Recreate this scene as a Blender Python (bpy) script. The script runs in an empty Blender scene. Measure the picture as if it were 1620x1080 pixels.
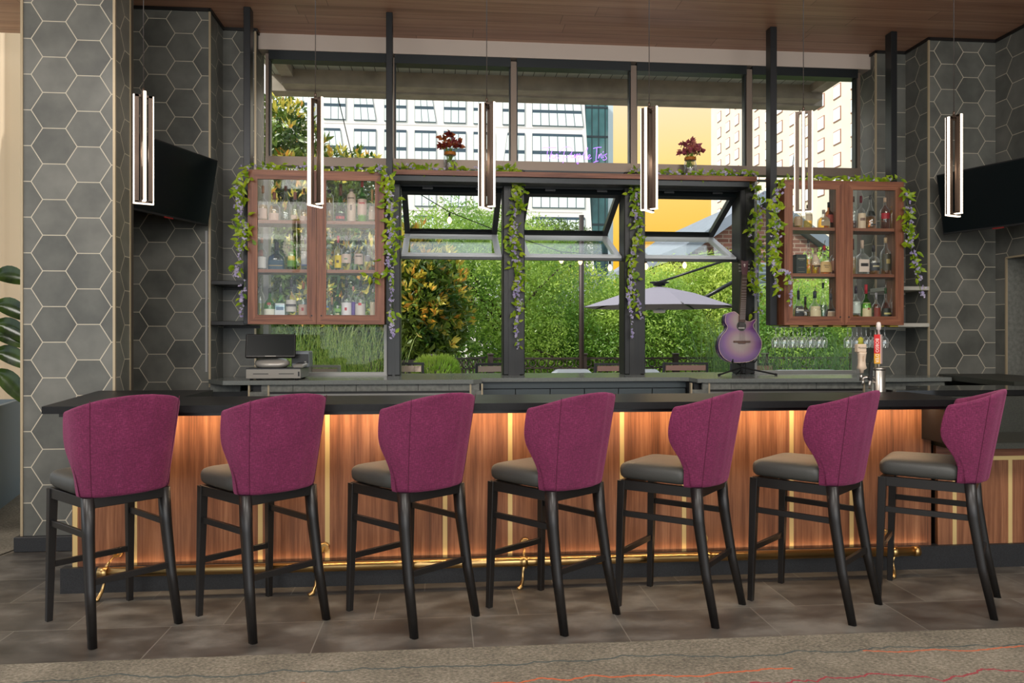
import bpy, math, random
from mathutils import Vector, Matrix
R = math.radians
C = bpy.context.scene.collection
random.seed(7)

# ------------------------------------------------------------------ camera, world, sun, lamps, exposure
FPX, TH, VH, EYE = 1213.0, math.atan(110/1213.0), 535.0, 1.42   # focal length in px, yaw, horizon row, eye height
cd = bpy.data.cameras.new('camera'); cam = bpy.data.objects.new('camera', cd); C.objects.link(cam)
cd.sensor_width = 36; cd.lens = FPX/1620*36; cd.clip_start = .05; cd.clip_end = 600
cd.shift_y = -(540-VH)/1620.0
cam.location = (0, 0, EYE); cam.rotation_euler = (R(90), 0, -TH)
sc = bpy.context.scene; sc.camera = cam
sc.view_settings.view_transform = 'Standard'; sc.view_settings.look = 'None'
sc.view_settings.exposure = 0.38; sc.view_settings.gamma = 1; sc.view_settings.use_curve_mapping = False
try:
    sc.cycles.use_denoising = True; sc.cycles.max_bounces = 8; sc.cycles.transparent_max_bounces = 24
    sc.cycles.sample_clamp_indirect = 6; sc.cycles.caustics_reflective = False; sc.cycles.caustics_refractive = False
except Exception: pass

def s2l(c):
    return tuple(((x/255)/12.92 if x/255 <= .04045 else ((x/255+.055)/1.055)**2.4) for x in c[:3])+(1,)

w = bpy.data.worlds.new('sky'); sc.world = w; w.use_nodes = True
nt = w.node_tree; nt.nodes.clear()
tc = nt.nodes.new('ShaderNodeTexCoord'); sp = nt.nodes.new('ShaderNodeSeparateXYZ'); nt.links.new(tc.outputs['Generated'], sp.inputs[0])
rp = nt.nodes.new('ShaderNodeValToRGB'); nt.links.new(sp.outputs['Z'], rp.inputs[0])
rp.color_ramp.elements[0].position = 0; rp.color_ramp.elements[0].color = s2l((228, 150, 30))
rp.color_ramp.elements[1].position = .62; rp.color_ramp.elements[1].color = (.62, .78, 1.0, 1)
for p_, c_ in ((.10, (244, 178, 50)), (.20, (250, 204, 115)), (.30, (247, 216, 180)), (.40, (232, 225, 225))):
    e = rp.color_ramp.elements.new(p_); e.color = s2l(c_)
azm = nt.nodes.new('ShaderNodeMapRange'); azm.inputs[1].default_value = .925; azm.inputs[2].default_value = .96
dt = nt.nodes.new('ShaderNodeVectorMath'); dt.operation = 'DOT_PRODUCT'; nt.links.new(tc.outputs['Generated'], dt.inputs[0]); dt.inputs[1].default_value = Vector((.22, .95, .20)).normalized()
nt.links.new(dt.outputs['Value'], azm.inputs[0])   # the sunset glow sits low in one part of the sky
mx = nt.nodes.new('ShaderNodeMix'); mx.data_type = 'RGBA'; nt.links.new(azm.outputs[0], mx.inputs[0])
mx.inputs[6].default_value = (.86, .93, 1.0, 1); nt.links.new(rp.outputs[0], mx.inputs[7])
bg = nt.nodes.new('ShaderNodeBackground'); bg.inputs[1].default_value = 1.0; nt.links.new(mx.outputs[2], bg.inputs[0])
wo = nt.nodes.new('ShaderNodeOutputWorld'); nt.links.new(bg.outputs[0], wo.inputs[0])

def lamp(name, kind, loc, energy, col=(1, 1, 1), rot=None, size=1, sizey=None, target=None, spread=None):
    l = bpy.data.lights.new(name, kind); l.energy = energy; l.color = col
    if kind == 'AREA':
        l.shape = 'RECTANGLE'; l.size = size; l.size_y = sizey or size
        if spread: l.spread = spread
    if kind == 'SUN': l.angle = size
    o = bpy.data.objects.new(name, l); C.objects.link(o); o.location = loc
    if target is not None: o.rotation_euler = (Vector(target)-Vector(loc)).to_track_quat('-Z', 'Y').to_euler()
    elif rot: o.rotation_euler = rot
    return o
lamp('sun', 'SUN', (-20, -8, 20), 4.2, (1, .95, .86), size=R(1.5), target=(0, 2, 0))
for lx in (-2.8, .6, 4.0):
    lamp('ceiling_light', 'AREA', (lx, -3.2, 4.2), 215, (1, .95, .89), size=3.2, sizey=4, target=(lx, -2.2, 0))  # unseen fill added overhead to brighten the room, no fixture
    lamp('ceiling_light', 'AREA', (lx, 1.8, 4.2), 108, (1, .95, .89), size=1.6, target=(lx, 2.7, 0))
lamp('ceiling_light', 'AREA', (-5.4, 4.0, 4.2), 90, (1, .95, .89), size=1.5, target=(-4.6, 5.2, 0))  # extra fill added to lift the planter corner
lamp('window_light', 'AREA', (.5, -7.4, 2.2), 190, (.93, .97, 1), size=12, sizey=3.9, target=(.5, 6, 1.6))  # large unseen fill added behind the camera in place of daylight

# ------------------------------------------------------------------ pixel rays -> world points on a plane (for reading the survey)
cT, sT = math.cos(TH), math.sin(TH)
def ray(u, v):
    a = (u-810)/FPX
    return Vector((a*cT+sT, -a*sT+cT, (VH-v)/FPX))
def aY(u, v, Y): d = ray(u, v); return Vector((0, 0, EYE))+d*(Y/d.y)
def aZ(u, v, Z): d = ray(u, v); return Vector((0, 0, EYE))+d*((Z-EYE)/d.z)
def aX(u, v, X): d = ray(u, v); return Vector((0, 0, EYE))+d*(X/d.x)

# ------------------------------------------------------------------ node maths
class S:
    def __init__(s, nt, o): s.nt = nt; s.o = o
    def m(s, op, *b):
        n = s.nt.nodes.new('ShaderNodeMath'); n.operation = op
        for i, x in enumerate((s,)+b):
            if isinstance(x, S): s.nt.links.new(x.o, n.inputs[i])
            else: n.inputs[i].default_value = x
        return S(s.nt, n.outputs[0])
    def __add__(s, b): return s.m('ADD', b)
    def __sub__(s, b): return s.m('SUBTRACT', b)
    def __mul__(s, b): return s.m('MULTIPLY', b)
    def __truediv__(s, b): return s.m('DIVIDE', b)
    def mod(s, b): return s.m('FLOORED_MODULO', b)
    def abs(s): return s.m('ABSOLUTE')
    def lt(s, b): return s.m('LESS_THAN', b)
    def gt(s, b): return s.m('GREATER_THAN', b)
    def mx(s, b): return s.m('MAXIMUM', b)
    def mn(s, b): return s.m('MINIMUM', b)
    def floor(s): return s.m('FLOOR')

MATS = {}
def newmat(name):
    m = bpy.data.materials.new(name); m.use_nodes = True; MATS[name] = m
    b = m.node_tree.nodes['Principled BSDF']
    return m, m.node_tree, b
def P(name, col, rough=.5, metal=0, spec=.5, emit=None, es=0, bump=None, var=0, vscale=20, coat=0, sheen=0):
    m, nt, b = newmat(name)
    c = s2l(col) if max(col) > 1 else tuple(col)+(1,)
    b.inputs['Base Color'].default_value = c
    b.inputs['Roughness'].default_value = rough; b.inputs['Metallic'].default_value = metal
    b.inputs['Specular IOR Level'].default_value = spec
    if coat: b.inputs['Coat Weight'].default_value = coat; b.inputs['Coat Roughness'].default_value = .08
    if sheen: b.inputs['Sheen Weight'].default_value = sheen
    if emit: b.inputs['Emission Color'].default_value = tuple(emit)+(1,); b.inputs['Emission Strength'].default_value = es
    if var or bump:
        t = nt.nodes.new('ShaderNodeTexCoord'); n = nt.nodes.new('ShaderNodeTexNoise')
        n.inputs['Scale'].default_value = vscale; n.inputs['Detail'].default_value = 5; nt.links.new(t.outputs['Object'], n.inputs['Vector'])
        if var:
            r = nt.nodes.new('ShaderNodeValToRGB')
            r.color_ramp.elements[0].position = .3; r.color_ramp.elements[1].position = .7
            r.color_ramp.elements[0].color = tuple(x*(1-var) for x in c[:3])+(1,)
            r.color_ramp.elements[1].color = tuple(min(1, x*(1+var)) for x in c[:3])+(1,)
            nt.links.new(n.outputs[0], r.inputs[0]); nt.links.new(r.outputs[0], b.inputs['Base Color'])
        if bump:
            bp = nt.nodes.new('ShaderNodeBump'); bp.inputs['Strength'].default_value = bump; bp.inputs['Distance'].default_value = .01
            nt.links.new(n.outputs[0], bp.inputs['Height']); nt.links.new(bp.outputs[0], b.inputs['Normal'])
    return m
def pos(nt):
    g = nt.nodes.new('ShaderNodeNewGeometry'); s = nt.nodes.new('ShaderNodeSeparateXYZ'); nt.links.new(g.outputs['Position'], s.inputs[0])
    return [S(nt, s.outputs[i]) for i in range(3)], g.outputs['Position']
def noise(nt, vec, scale, detail=4, mp=(1, 1, 1), rough=.5):
    mpn = nt.nodes.new('ShaderNodeMapping'); mpn.inputs['Scale'].default_value = mp; nt.links.new(vec, mpn.inputs[0])
    n = nt.nodes.new('ShaderNodeTexNoise'); n.inputs['Scale'].default_value = scale; n.inputs['Detail'].default_value = detail
    n.inputs['Roughness'].default_value = rough
    nt.links.new(mpn.outputs[0], n.inputs['Vector']); return S(nt, n.outputs[0])
def ramp(nt, fac, stops):
    r = nt.nodes.new('ShaderNodeValToRGB'); e = r.color_ramp.elements
    e[0].position = stops[0][0]; e[0].color = s2l(stops[0][1]); e[1].position = stops[-1][0]; e[1].color = s2l(stops[-1][1])
    for p_, c_ in stops[1:-1]: x = e.new(p_); x.color = s2l(c_)
    nt.links.new(fac.o, r.inputs[0]); return r.outputs[0]
def mixc(nt, fac, a, b, mode='MIX'):
    n = nt.nodes.new('ShaderNodeMix'); n.data_type = 'RGBA'; n.blend_type = mode
    if isinstance(fac, S): nt.links.new(fac.o, n.inputs[0])
    else: n.inputs[0].default_value = fac
    for i, x in ((6, a), (7, b)):
        if isinstance(x, tuple): n.inputs[i].default_value = x if len(x) == 4 else s2l(x)
        else: nt.links.new(x, n.inputs[i])
    return n.outputs[2]
def bump(nt, b, h, strength=.3, dist=.005):
    n = nt.nodes.new('ShaderNodeBump'); n.inputs['Strength'].default_value = strength; n.inputs['Distance'].default_value = dist
    nt.links.new(h.o, n.inputs['Height']); nt.links.new(n.outputs[0], b.inputs['Normal'])

def hexmat(name, axis, h0, z0, base=((74, 75, 70), (110, 110, 103))):
    """flat-topped hexagon tiles .239 m high, pale grout; axis = horizontal world axis, (h0, z0) = centre of one tile"""
    m, nt, b = newmat(name)
    (x, y, z), pv = pos(nt)
    hz = (x if axis == 'x' else y)
    A = (z-z0)/.239+.5; B = (hz-h0)/.2545+.866025
    q3 = 1.7320508
    ax, ay = A.mod(1)-.5, B.mod(q3)-q3/2
    bx, by = (A-.5).mod(1)-.5, (B-q3/2).mod(q3)-q3/2
    la = ax*ax+ay*ay; lb = bx*bx+by*by; pick = la.lt(lb)
    inv = (pick*-1)+1
    lx = ax*pick+bx*inv; ly = ay*pick+by*inv
    d = (lx.abs()*.5+ly.abs()*.8660254).mx(lx.abs())
    gro = d.gt(.488)
    cid = nt.nodes.new('ShaderNodeCombineXYZ'); nt.links.new(((A-lx)*2).m('ROUND').o, cid.inputs[0]); nt.links.new(((B-ly)*3).m('ROUND').o, cid.inputs[1])
    wn = nt.nodes.new('ShaderNodeTexWhiteNoise'); wn.noise_dimensions = '2D'; nt.links.new(cid.outputs[0], wn.inputs['Vector'])
    n = noise(nt, pv, 5, 6); f = (n*.9+S(nt, wn.outputs['Value'])*.35)-.15
    col = ramp(nt, f, ((.2, base[0]), (.75, base[1])))
    col = mixc(nt, gro, col, (186, 178, 158))
    nt.links.new(col, b.inputs['Base Color']); b.inputs['Roughness'].default_value = .40; b.inputs['Specular IOR Level'].default_value = .6
    bump(nt, b, (gro*-1)+n*.3, .4, .003)
    return m
def wood(name, axis, stops, scale=1.0, rough=.42, planks=None, spec=.4):
    """grain runs along axis (0,1,2); planks=(cross axis, width) adds board seams"""
    m, nt, b = newmat(name); (x, y, z), pv = pos(nt)
    t = nt.nodes.new('ShaderNodeNewGeometry')
    mp = [9, 9, 9]; mp[axis] = .55
    mp[axis] = .4
    n1 = noise(nt, pv, 3.2*scale, 8, tuple(mp), .68)
    mp2 = [60, 60, 60]; mp2[axis] = 1.2
    n2 = noise(nt, pv, 2*scale, 3, tuple(mp2), .6)
    f = ((n1-.5)*1.15+.5)*.72+n2*.36-.04
    if planks:
        ca, wd, ln, jt = planks
        cc = (x, y, z)[ca]; k = (cc/wd).floor()
        wn = nt.nodes.new('ShaderNodeTexWhiteNoise'); wn.noise_dimensions = '1D'; nt.links.new(k.o, wn.inputs['W'])
        r_ = S(nt, wn.outputs['Value'])
        al = (x, y, z)[axis]+r_*ln; k2 = (al/ln).floor()
        wn2 = nt.nodes.new('ShaderNodeTexWhiteNoise'); wn2.noise_dimensions = '2D'
        cb = nt.nodes.new('ShaderNodeCombineXYZ'); nt.links.new(k.o, cb.inputs[0]); nt.links.new(k2.o, cb.inputs[1]); nt.links.new(cb.outputs[0], wn2.inputs['Vector'])
        f = f+(S(nt, wn2.outputs['Value'])-.5)*.22
    col = ramp(nt, f, stops)
    if planks:
        seam = ((cc.mod(wd)-wd/2).abs().gt(wd/2-jt)).mx((al.mod(ln)-ln/2).abs().gt(ln/2-jt))
        col = mixc(nt, seam*.65, col, (35, 22, 16))
    nt.links.new(col, b.inputs['Base Color']); b.inputs['Roughness'].default_value = rough; b.inputs['Specular IOR Level'].default_value = spec
    bump(nt, b, n2, .12, .002)
    return m

WAL = ((.3, (74, 40, 28)), (.48, (124, 76, 54)), (.62, (150, 97, 70)), (.8, (172, 120, 90)))
M_walz = wood('walnut_upright', 2, WAL)
M_walx = wood('walnut_level', 0, WAL)
M_bar = wood('walnut_panel', 2, ((.22, (64, 38, 25)), (.42, (112, 71, 48)), (.58, (144, 97, 68)), (.8, (182, 136, 102))), .8, .38)
M_ceil = wood('ceiling_wood', 0, ((.15, (140, 98, 78)), (.5, (186, 142, 118)), (.85, (216, 176, 150))), .55, .38, planks=(1, .19, 2.3, .0025), spec=.5)
M_hexL = hexmat('hex_tile_column', 'x', aY(85.7, 62, 5.4).x, aY(85.7, 62, 5.4).z)
M_hexM = hexmat('hex_tile_alcove', 'x', aY(291, 74.8, 6.8).x, aY(291, 74.8, 6.8).z)
M_hexR = hexmat('hex_tile_pier', 'x', aY(1500.8, 121.5, 6.84).x, aY(1500.8, 121.5, 6.84).z)
M_hexS = hexmat('hex_tile_side', 'y', 5.42, aY(85.7, 62, 5.4).z)
M_hexT = hexmat('hex_tile_return', 'y', 6.9, aY(291, 74.8, 6.8).z)
M_trim = P('bronze_trim', (176, 160, 132), .35, .4)
M_brass = P('brass', (206, 170, 112), .28, 1.0, bump=.05, vscale=8)
M_inlay = P('brass_inlay', (206, 180, 122), .45, .2)
M_black = P('black_lacquered_wood', (22, 20, 19), .38, spec=.5)
M_steel = P('black_steel', (26, 28, 30), .35, .3)
M_frame = P('dark_window_frame', (27, 33, 35), .35, .25)
M_alum = P('bronze_aluminium', (120, 106, 94), .4, .5)
M_white = P('header_board', (186, 172, 160), .7)
M_stain = P('stainless', (170, 165, 158), .28, .9)
M_stone = P('dark_stone', (48, 47, 44), .32, var=.35, vscale=160)
M_btop = P('honed_black_top', (24, 24, 25), .42, spec=.22, var=.15, vscale=40)
M_gran = P('granite', (44, 45, 38), .5, var=.5, vscale=220)
M_grayt = P('grey_counter', (112, 116, 112), .2, var=.1, vscale=90)
M_leather = P('grey_leather', (60, 61, 58), .5, bump=.15, vscale=220)
M_kick = P('speckled_kick', (30, 31, 33), .5, var=.6, vscale=180)
M_led = P('warm_led', (255, 170, 90), .5, emit=(1, .60, .30), es=3.5)
M_pend = P('pendant_led', (255, 240, 220), .5, emit=(1, .84, .66), es=2.2)
M_pmet = P('pendant_bronze', (74, 60, 50), .4, .6)
M_scr = P('screen', (14, 20, 22), .3, spec=.15)
M_cord = P('cord', (50, 44, 42), .5)
M_rub = P('rubber', (18, 18, 18), .8)

# fabric
m, nt, b = newmat('magenta_weave'); (x, y, z), pv = pos(nt)
tcn = nt.nodes.new('ShaderNodeTexCoord')
n1 = noise(nt, tcn.outputs['Object'], 40, 4, (6, 6, 1.5)); n2 = noise(nt, tcn.outputs['Object'], 40, 4, (1.5, 1.5, 9)); n3 = noise(nt, tcn.outputs['Object'], 6, 2)
f = n1*.35+n2*.45+n3*.2
nt.links.new(ramp(nt, f, ((.32, (68, 10, 42)), (.5, (98, 20, 62)), (.70, (134, 46, 90)))), b.inputs['Base Color'])
b.inputs['Roughness'].default_value = .85; b.inputs['Sheen Weight'].default_value = .25; b.inputs['Sheen Tint'].default_value = s2l((255, 150, 200))
bump(nt, b, n1+n2, .45, .003); M_mag = m
# floor tile
m, nt, b = newmat('floor_tile'); (x, y, z), pv = pos(nt)
row = ((y-3.92)/.42).floor(); xs = (x-.39)-row*.247
fx = xs.mod(.737); fy = (y-3.92).mod(.42)
gr = ((fx-.3685).abs().gt(.3685-.0022)).mx((fy-.21).abs().gt(.21-.0022))
cb = nt.nodes.new('ShaderNodeCombineXYZ'); nt.links.new((xs/.737).floor().o, cb.inputs[0]); nt.links.new(row.o, cb.inputs[1])
wn = nt.nodes.new('ShaderNodeTexWhiteNoise'); wn.noise_dimensions = '2D'; nt.links.new(cb.outputs[0], wn.inputs['Vector'])
n1 = noise(nt, pv, 3.2, 6, (1, 1.6, 1), .62)
col = ramp(nt, n1+(S(nt, wn.outputs['Value'])-.5)*.14, ((.3, (50, 47, 44)), (.5, (78, 75, 70)), (.7, (112, 110, 104))))
col = mixc(nt, gr, col, (122, 120, 112)); nt.links.new(col, b.inputs['Base Color'])
nt.links.new((n1*.35+.22).o, b.inputs['Roughness']); bump(nt, b, n1-gr, .15, .003); M_floor = m
# carpet
m, nt, b = newmat('carpet'); (x, y, z), pv = pos(nt)
n1 = noise(nt, pv, 60, 5, (1, 1.6, 1), .7); n2 = noise(nt, pv, 3, 4)
col = ramp(nt, n1*.75+n2*.3, ((.32, (54, 51, 44)), (.52, (112, 106, 92)), (.72, (158, 150, 134))))
for (y0, amp, sc_, cc, lo, hi, off) in ((3.33, .30, 1.1, (60, 74, 72), -9, 9, 0), (3.16, .42, .8, (196, 92, 46), -9, 1.5, 5), (3.05, .40, 1.3, (150, 36, 54), -9, 9, 11), (3.30, .22, 1.5, (190, 96, 56), 1.9, 9, 17), (2.86, .4, .9, (196, 92, 46), -9, 9, 23), (5.3, 1.2, .6, (160, 70, 60), -9, -2.2, 3)):
    cbx = nt.nodes.new('ShaderNodeCombineXYZ'); nt.links.new((x+off).o, cbx.inputs[0])
    ln = noise(nt, cbx.outputs[0], sc_*1.6, 5, (1, 1, 1), .6)
    ok = ((y-y0-(ln-.5)*amp).abs().lt(.0065))*x.gt(lo)*x.lt(hi)*n1.gt(.36)
    col = mixc(nt, ok*.85, col, cc)
nt.links.new(col, b.inputs['Base Color']); b.inputs['Roughness'].default_value = .95; bump(nt, b, n1, .6, .01); M_carpet = m

def glass(name, tint=(1, 1, 1), refl=.12, rough=.02, edge=0, white=0):
    m, nt, b = newmat(name); nt.nodes.remove(b)
    t = nt.nodes.new('ShaderNodeBsdfTransparent'); t.inputs[0].default_value = tuple(tint)+(1,)
    g = nt.nodes.new('ShaderNodeBsdfGlossy'); g.inputs['Roughness'].default_value = rough
    fr = nt.nodes.new('ShaderNodeLayerWeight'); fr.inputs[0].default_value = .5
    fac = S(nt, fr.outputs['Facing']).m('POWER', 5.0)*.9+(.03+refl); a = fac.m('MINIMUM', 1.0)
    if edge:
        ef = S(nt, fr.outputs['Facing']).m('POWER', 2.2); nt.links.new(mixc(nt, ef, tuple(tint)+(1,), tuple(x*(1-edge) for x in tint)+(1,)), t.inputs[0])  # edges tinted darker in place of refraction
    if white:
        df = nt.nodes.new('ShaderNodeBsdfDiffuse'); df.inputs[0].default_value = (.9, .93, .93, 1); wf = S(nt, fr.outputs['Facing']).m('POWER', 1.6)*white  # white put into the edges for the brightness of refracted light
        m2 = nt.nodes.new('ShaderNodeMixShader'); nt.links.new(wf.o, m2.inputs[0]); nt.links.new(t.outputs[0], m2.inputs[1]); nt.links.new(df.outputs[0], m2.inputs[2]); t = m2
    mxs = nt.nodes.new('ShaderNodeMixShader'); nt.links.new(a.o, mxs.inputs[0]); nt.links.new(t.outputs[0], mxs.inputs[1]); nt.links.new(g.outputs[0], mxs.inputs[2])
    nt.links.new(mxs.outputs[0], nt.nodes['Material Output'].inputs[0]); return m
M_pane = glass('window_glass', (.98, 1, .99), -.018)
M_cglass = glass('cabinet_glass', (.98, .99, .98), -.012, .02)
M_gclear = glass('clear_glass', (.95, .97, .96), .05, .05, .45, .6)
M_stem = glass('stemware_glass', (.93, .96, .95), .14, .06, .3, .8)
M_ggreen = glass('green_glass', (.42, .86, .26), .05, .05, .5)
M_gblue = glass('blue_glass', (.30, .58, .95), .06, .05, .5)
M_glight = glass('pale_blue_glass', (.72, .92, .98), .06, .05, .5)
M_gbrown = glass('brown_glass', (.52, .32, .20), .08, .05, .5)
LIQ = {'amber': glass('amber_spirit', (.98, .74, .24), .02), 'pale': glass('pale_spirit', (.97, .91, .58), .02), 'red': glass('red_spirit', (.80, .38, .16), .02),
       'orange': glass('orange_spirit', (.98, .64, .22), .02), 'dark': glass('dark_spirit', (.48, .26, .20), .02), 'lime': glass('lime_spirit', (.88, .90, .36), .02), 'teal': glass('teal_spirit', (.40, .52, .56), .02)}

def leafmat(name, c1, c2, trans=.35, scale=3, rough=.4):
    m, nt, b = newmat(name); (x, y, z), pv = pos(nt)
    col = ramp(nt, noise(nt, pv, scale, 3), ((.35, c1), (.65, c2))); nt.links.new(col, b.inputs['Base Color']); b.inputs['Roughness'].default_value = rough
    t = nt.nodes.new('ShaderNodeBsdfTranslucent'); nt.links.new(col, t.inputs[0])
    ms = nt.nodes.new('ShaderNodeMixShader'); ms.inputs[0].default_value = trans
    nt.links.new(b.outputs[0], ms.inputs[1]); nt.links.new(t.outputs[0], ms.inputs[2]); nt.links.new(ms.outputs[0], nt.nodes['Material Output'].inputs[0])
    return m
L_gar = leafmat('garland_leaf', (112, 158, 24), (196, 216, 56), .45, 16)
L_gfl = leafmat('wisteria_petal', (168, 154, 204), (222, 214, 234), .4, 20)
L_mag = leafmat('magnolia_leaf', (46, 80, 26), (112, 132, 44), .3, 2)
L_mago = leafmat('magnolia_young_leaf', (186, 170, 60), (222, 208, 96), .4, 2)
L_magr = leafmat('magnolia_orange_leaf', (204, 140, 50), (222, 170, 70), .4, 2)
L_grn = leafmat('maple_leaf', (100, 142, 56), (176, 202, 92), .5, .8)
L_grn2 = leafmat('locust_leaf', (130, 170, 62), (206, 218, 106), .5, .8)
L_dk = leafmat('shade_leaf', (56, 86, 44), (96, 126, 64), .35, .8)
L_grs = leafmat('grass_blade', (98, 142, 54), (196, 208, 112), .42, 30)
L_grs2 = leafmat('deep_grass_blade', (70, 116, 66), (146, 176, 116), .4, 30)
L_rub = leafmat('rubber_leaf', (18, 40, 14), (60, 84, 30), .1, 6, .2)
M_bark = P('bark', (70, 58, 46), .9, var=.3, vscale=14)

# ------------------------------------------------------------------ mesh builder
class MB:
    def __init__(s): s.v = []; s.f = []; s.mi = []; s.sm = []; s.k = 0; s.smooth = False
    def mat(s, k): s.k = k; return s
    def add(s, vs, fs, smooth=None):
        o = len(s.v); s.v += [tuple(p) for p in vs]
        sm = s.smooth if smooth is None else smooth
        for f in fs: s.f.append(tuple(i+o for i in f)); s.mi.append(s.k); s.sm.append(sm)
        return s
    def box(s, x0, x1, y0, y1, z0, z1, M=None):
        vs = [Vector(p) for p in ((x0, y0, z0), (x1, y0, z0), (x1, y1, z0), (x0, y1, z0), (x0, y0, z1), (x1, y0, z1), (x1, y1, z1), (x0, y1, z1))]
        if M: vs = [M @ p for p in vs]
        return s.add(vs, ((3, 2, 1, 0), (4, 5, 6, 7), (0, 1, 5, 4), (1, 2, 6, 5), (2, 3, 7, 6), (3, 0, 4, 7)), False)
    def bbox(s, x0, x1, y0, y1, z0, z1, b=.005, M=None):
        """box with chamfered vertical and horizontal edges"""
        b = min(b, (x1-x0)*.49, (y1-y0)*.49, (z1-z0)*.49)
        rings = []
        for z, i in ((z0, b), (z0+b, 0), (z1-b, 0), (z1, b)):
            X0, X1, Y0, Y1 = x0+i, x1-i, y0+i, y1-i
            rings.append([(X0+b, Y0, z), (X1-b, Y0, z), (X1, Y0+b, z), (X1, Y1-b, z), (X1-b, Y1, z), (X0+b, Y1, z), (X0, Y1-b, z), (X0, Y0+b, z)])
        return s.loft(rings, M=M, smooth=False)
    def loft(s, rings, M=None, smooth=True, caps=True, closed=True):
        n = len(rings[0]); vs = [Vector(p) for r in rings for p in r]
        if M: vs = [M @ p for p in vs]
        fs = []
        for i in range(len(rings)-1):
            for j in range(n if closed else n-1):
                a = i*n+j; b_ = i*n+(j+1) % n; fs.append((a, b_, b_+n, a+n))
        s.add(vs, fs, smooth)
        if caps:
            o = len(s.v)-len(vs)
            for r0, rev in ((0, True), ((len(rings)-1)*n, False)):
                idx = [o+r0+j for j in range(n)]
                s.f.append(tuple(reversed(idx)) if rev else tuple(idx)); s.mi.append(s.k); s.sm.append(False)
        return s
    def lathe(s, prof, c=(0, 0, 0), n=16, M=None, caps=True, smooth=True, sq=None):
        rings = []
        for r, z in prof:
            ring = []
            for j in range(n):
                a = 2*math.pi*j/n
                if sq:
                    ca, sa = math.cos(a), math.sin(a); k = sq
                    x = math.copysign(abs(ca)**k, ca)*r; y = math.copysign(abs(sa)**k, sa)*r*.8
                else: x, y = r*math.cos(a), r*math.sin(a)
                ring.append((c[0]+x, c[1]+y, c[2]+z))
            rings.append(ring)
        return s.loft(rings, M=M, smooth=smooth, caps=caps)
    def tube(s, pts, r, n=8, caps=True, smooth=True):
        pts = [Vector(p) for p in pts]; rs = r if isinstance(r, (list, tuple)) else [r]*len(pts)
        rings = []; up = None
        for i, p in enumerate(pts):
            d = (pts[min(i+1, len(pts)-1)]-pts[max(i-1, 0)]).normalized()
            if up is None: up = d.orthogonal().normalized()
            up = (up-d*up.dot(d)); up = up.normalized() if up.length > 1e-6 else d.orthogonal().normalized()
            sd = d.cross(up)
            rings.append([p+(up*math.cos(2*math.pi*j/n)+sd*math.sin(2*math.pi*j/n))*rs[i] for j in range(n)])
        return s.loft(rings, smooth=smooth, caps=caps)
    def bar(s, a, b, wa, ha, wb=None, hb=None, side=None, bev=0):
        """rectangular rod from a to b; side = direction of the width"""
        a, b = Vector(a), Vector(b); d = (b-a).normalized(); sd = Vector(side) if side else Vector((1, 0, 0))
        sd = (sd-d*sd.dot(d)).normalized(); up = d.cross(sd); wb = wb or wa; hb = hb or ha
        R_ = []
        for p, w_, h_ in ((a, wa, ha), (b, wb, hb)):
            w_ /= 2; h_ /= 2; c = min(w_, h_)*bev
            R_.append([p+sd*x+up*y for x, y in ((-w_+c, -h_), (w_-c, -h_), (w_, -h_+c), (w_, h_-c), (w_-c, h_), (-w_+c, h_), (-w_, h_-c), (-w_, -h_+c))])
        return s.loft(R_, smooth=False)
    def prism(s, poly, z0, z1, M=None, smooth=False):
        return s.loft([[(x, y, z0) for x, y in poly], [(x, y, z1) for x, y in poly]], M=M, smooth=smooth)
    def build(s, name, mats, parent=None, loc=None, label=None):
        me = bpy.data.meshes.new(name); me.from_pydata(s.v, [], s.f)
        if not isinstance(mats, (list, tuple)): mats = [mats]
        for m_ in mats: me.materials.append(m_)
        me.polygons.foreach_set('material_index', s.mi); me.polygons.foreach_set('use_smooth', s.sm); me.update()
        o = bpy.data.objects.new(name, me); C.objects.link(o)
        if parent: o.parent = parent
        if loc: o.location = loc
        if label: o['label'] = label
        return o
def tag(o, label, cat, group=None, kind=None):
    o['label'] = label; o['category'] = cat
    if group: o['group'] = group
    if kind: o['kind'] = kind
    return o
def thing(name, loc, label, cat, rz=0, group=None):
    o = bpy.data.objects.new(name, None); C.objects.link(o); o.location = loc; o.rotation_euler = (0, 0, rz); o.empty_display_size = .1
    return tag(o, label, cat, group)
def struct(name, mb, mats):
    o = mb.build(name, mats); o['kind'] = 'structure'; return o
def dup(src, loc=None, rz=None, label=None, group=None):
    c = src.copy(); C.objects.link(c)
    if loc is not None: c.location = loc
    if rz is not None: c.rotation_euler = (0, 0, rz)
    if label: c['label'] = label
    if group: c['group'] = group
    for ch in [o for o in KIDS.get(src.name, ())]:
        d = ch.copy(); C.objects.link(d); d.parent = c
        for g in KIDS.get(ch.name, ()):
            e = g.copy(); C.objects.link(e); e.parent = d
    return c
KIDS = {}
def index_kids(root):
    for o in [root]+list(root.children): KIDS[o.name] = list(o.children)
def subsurf(o, lv=2):
    m_ = o.modifiers.new('sub', 'SUBSURF'); m_.levels = lv; m_.render_levels = lv; return o

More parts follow.
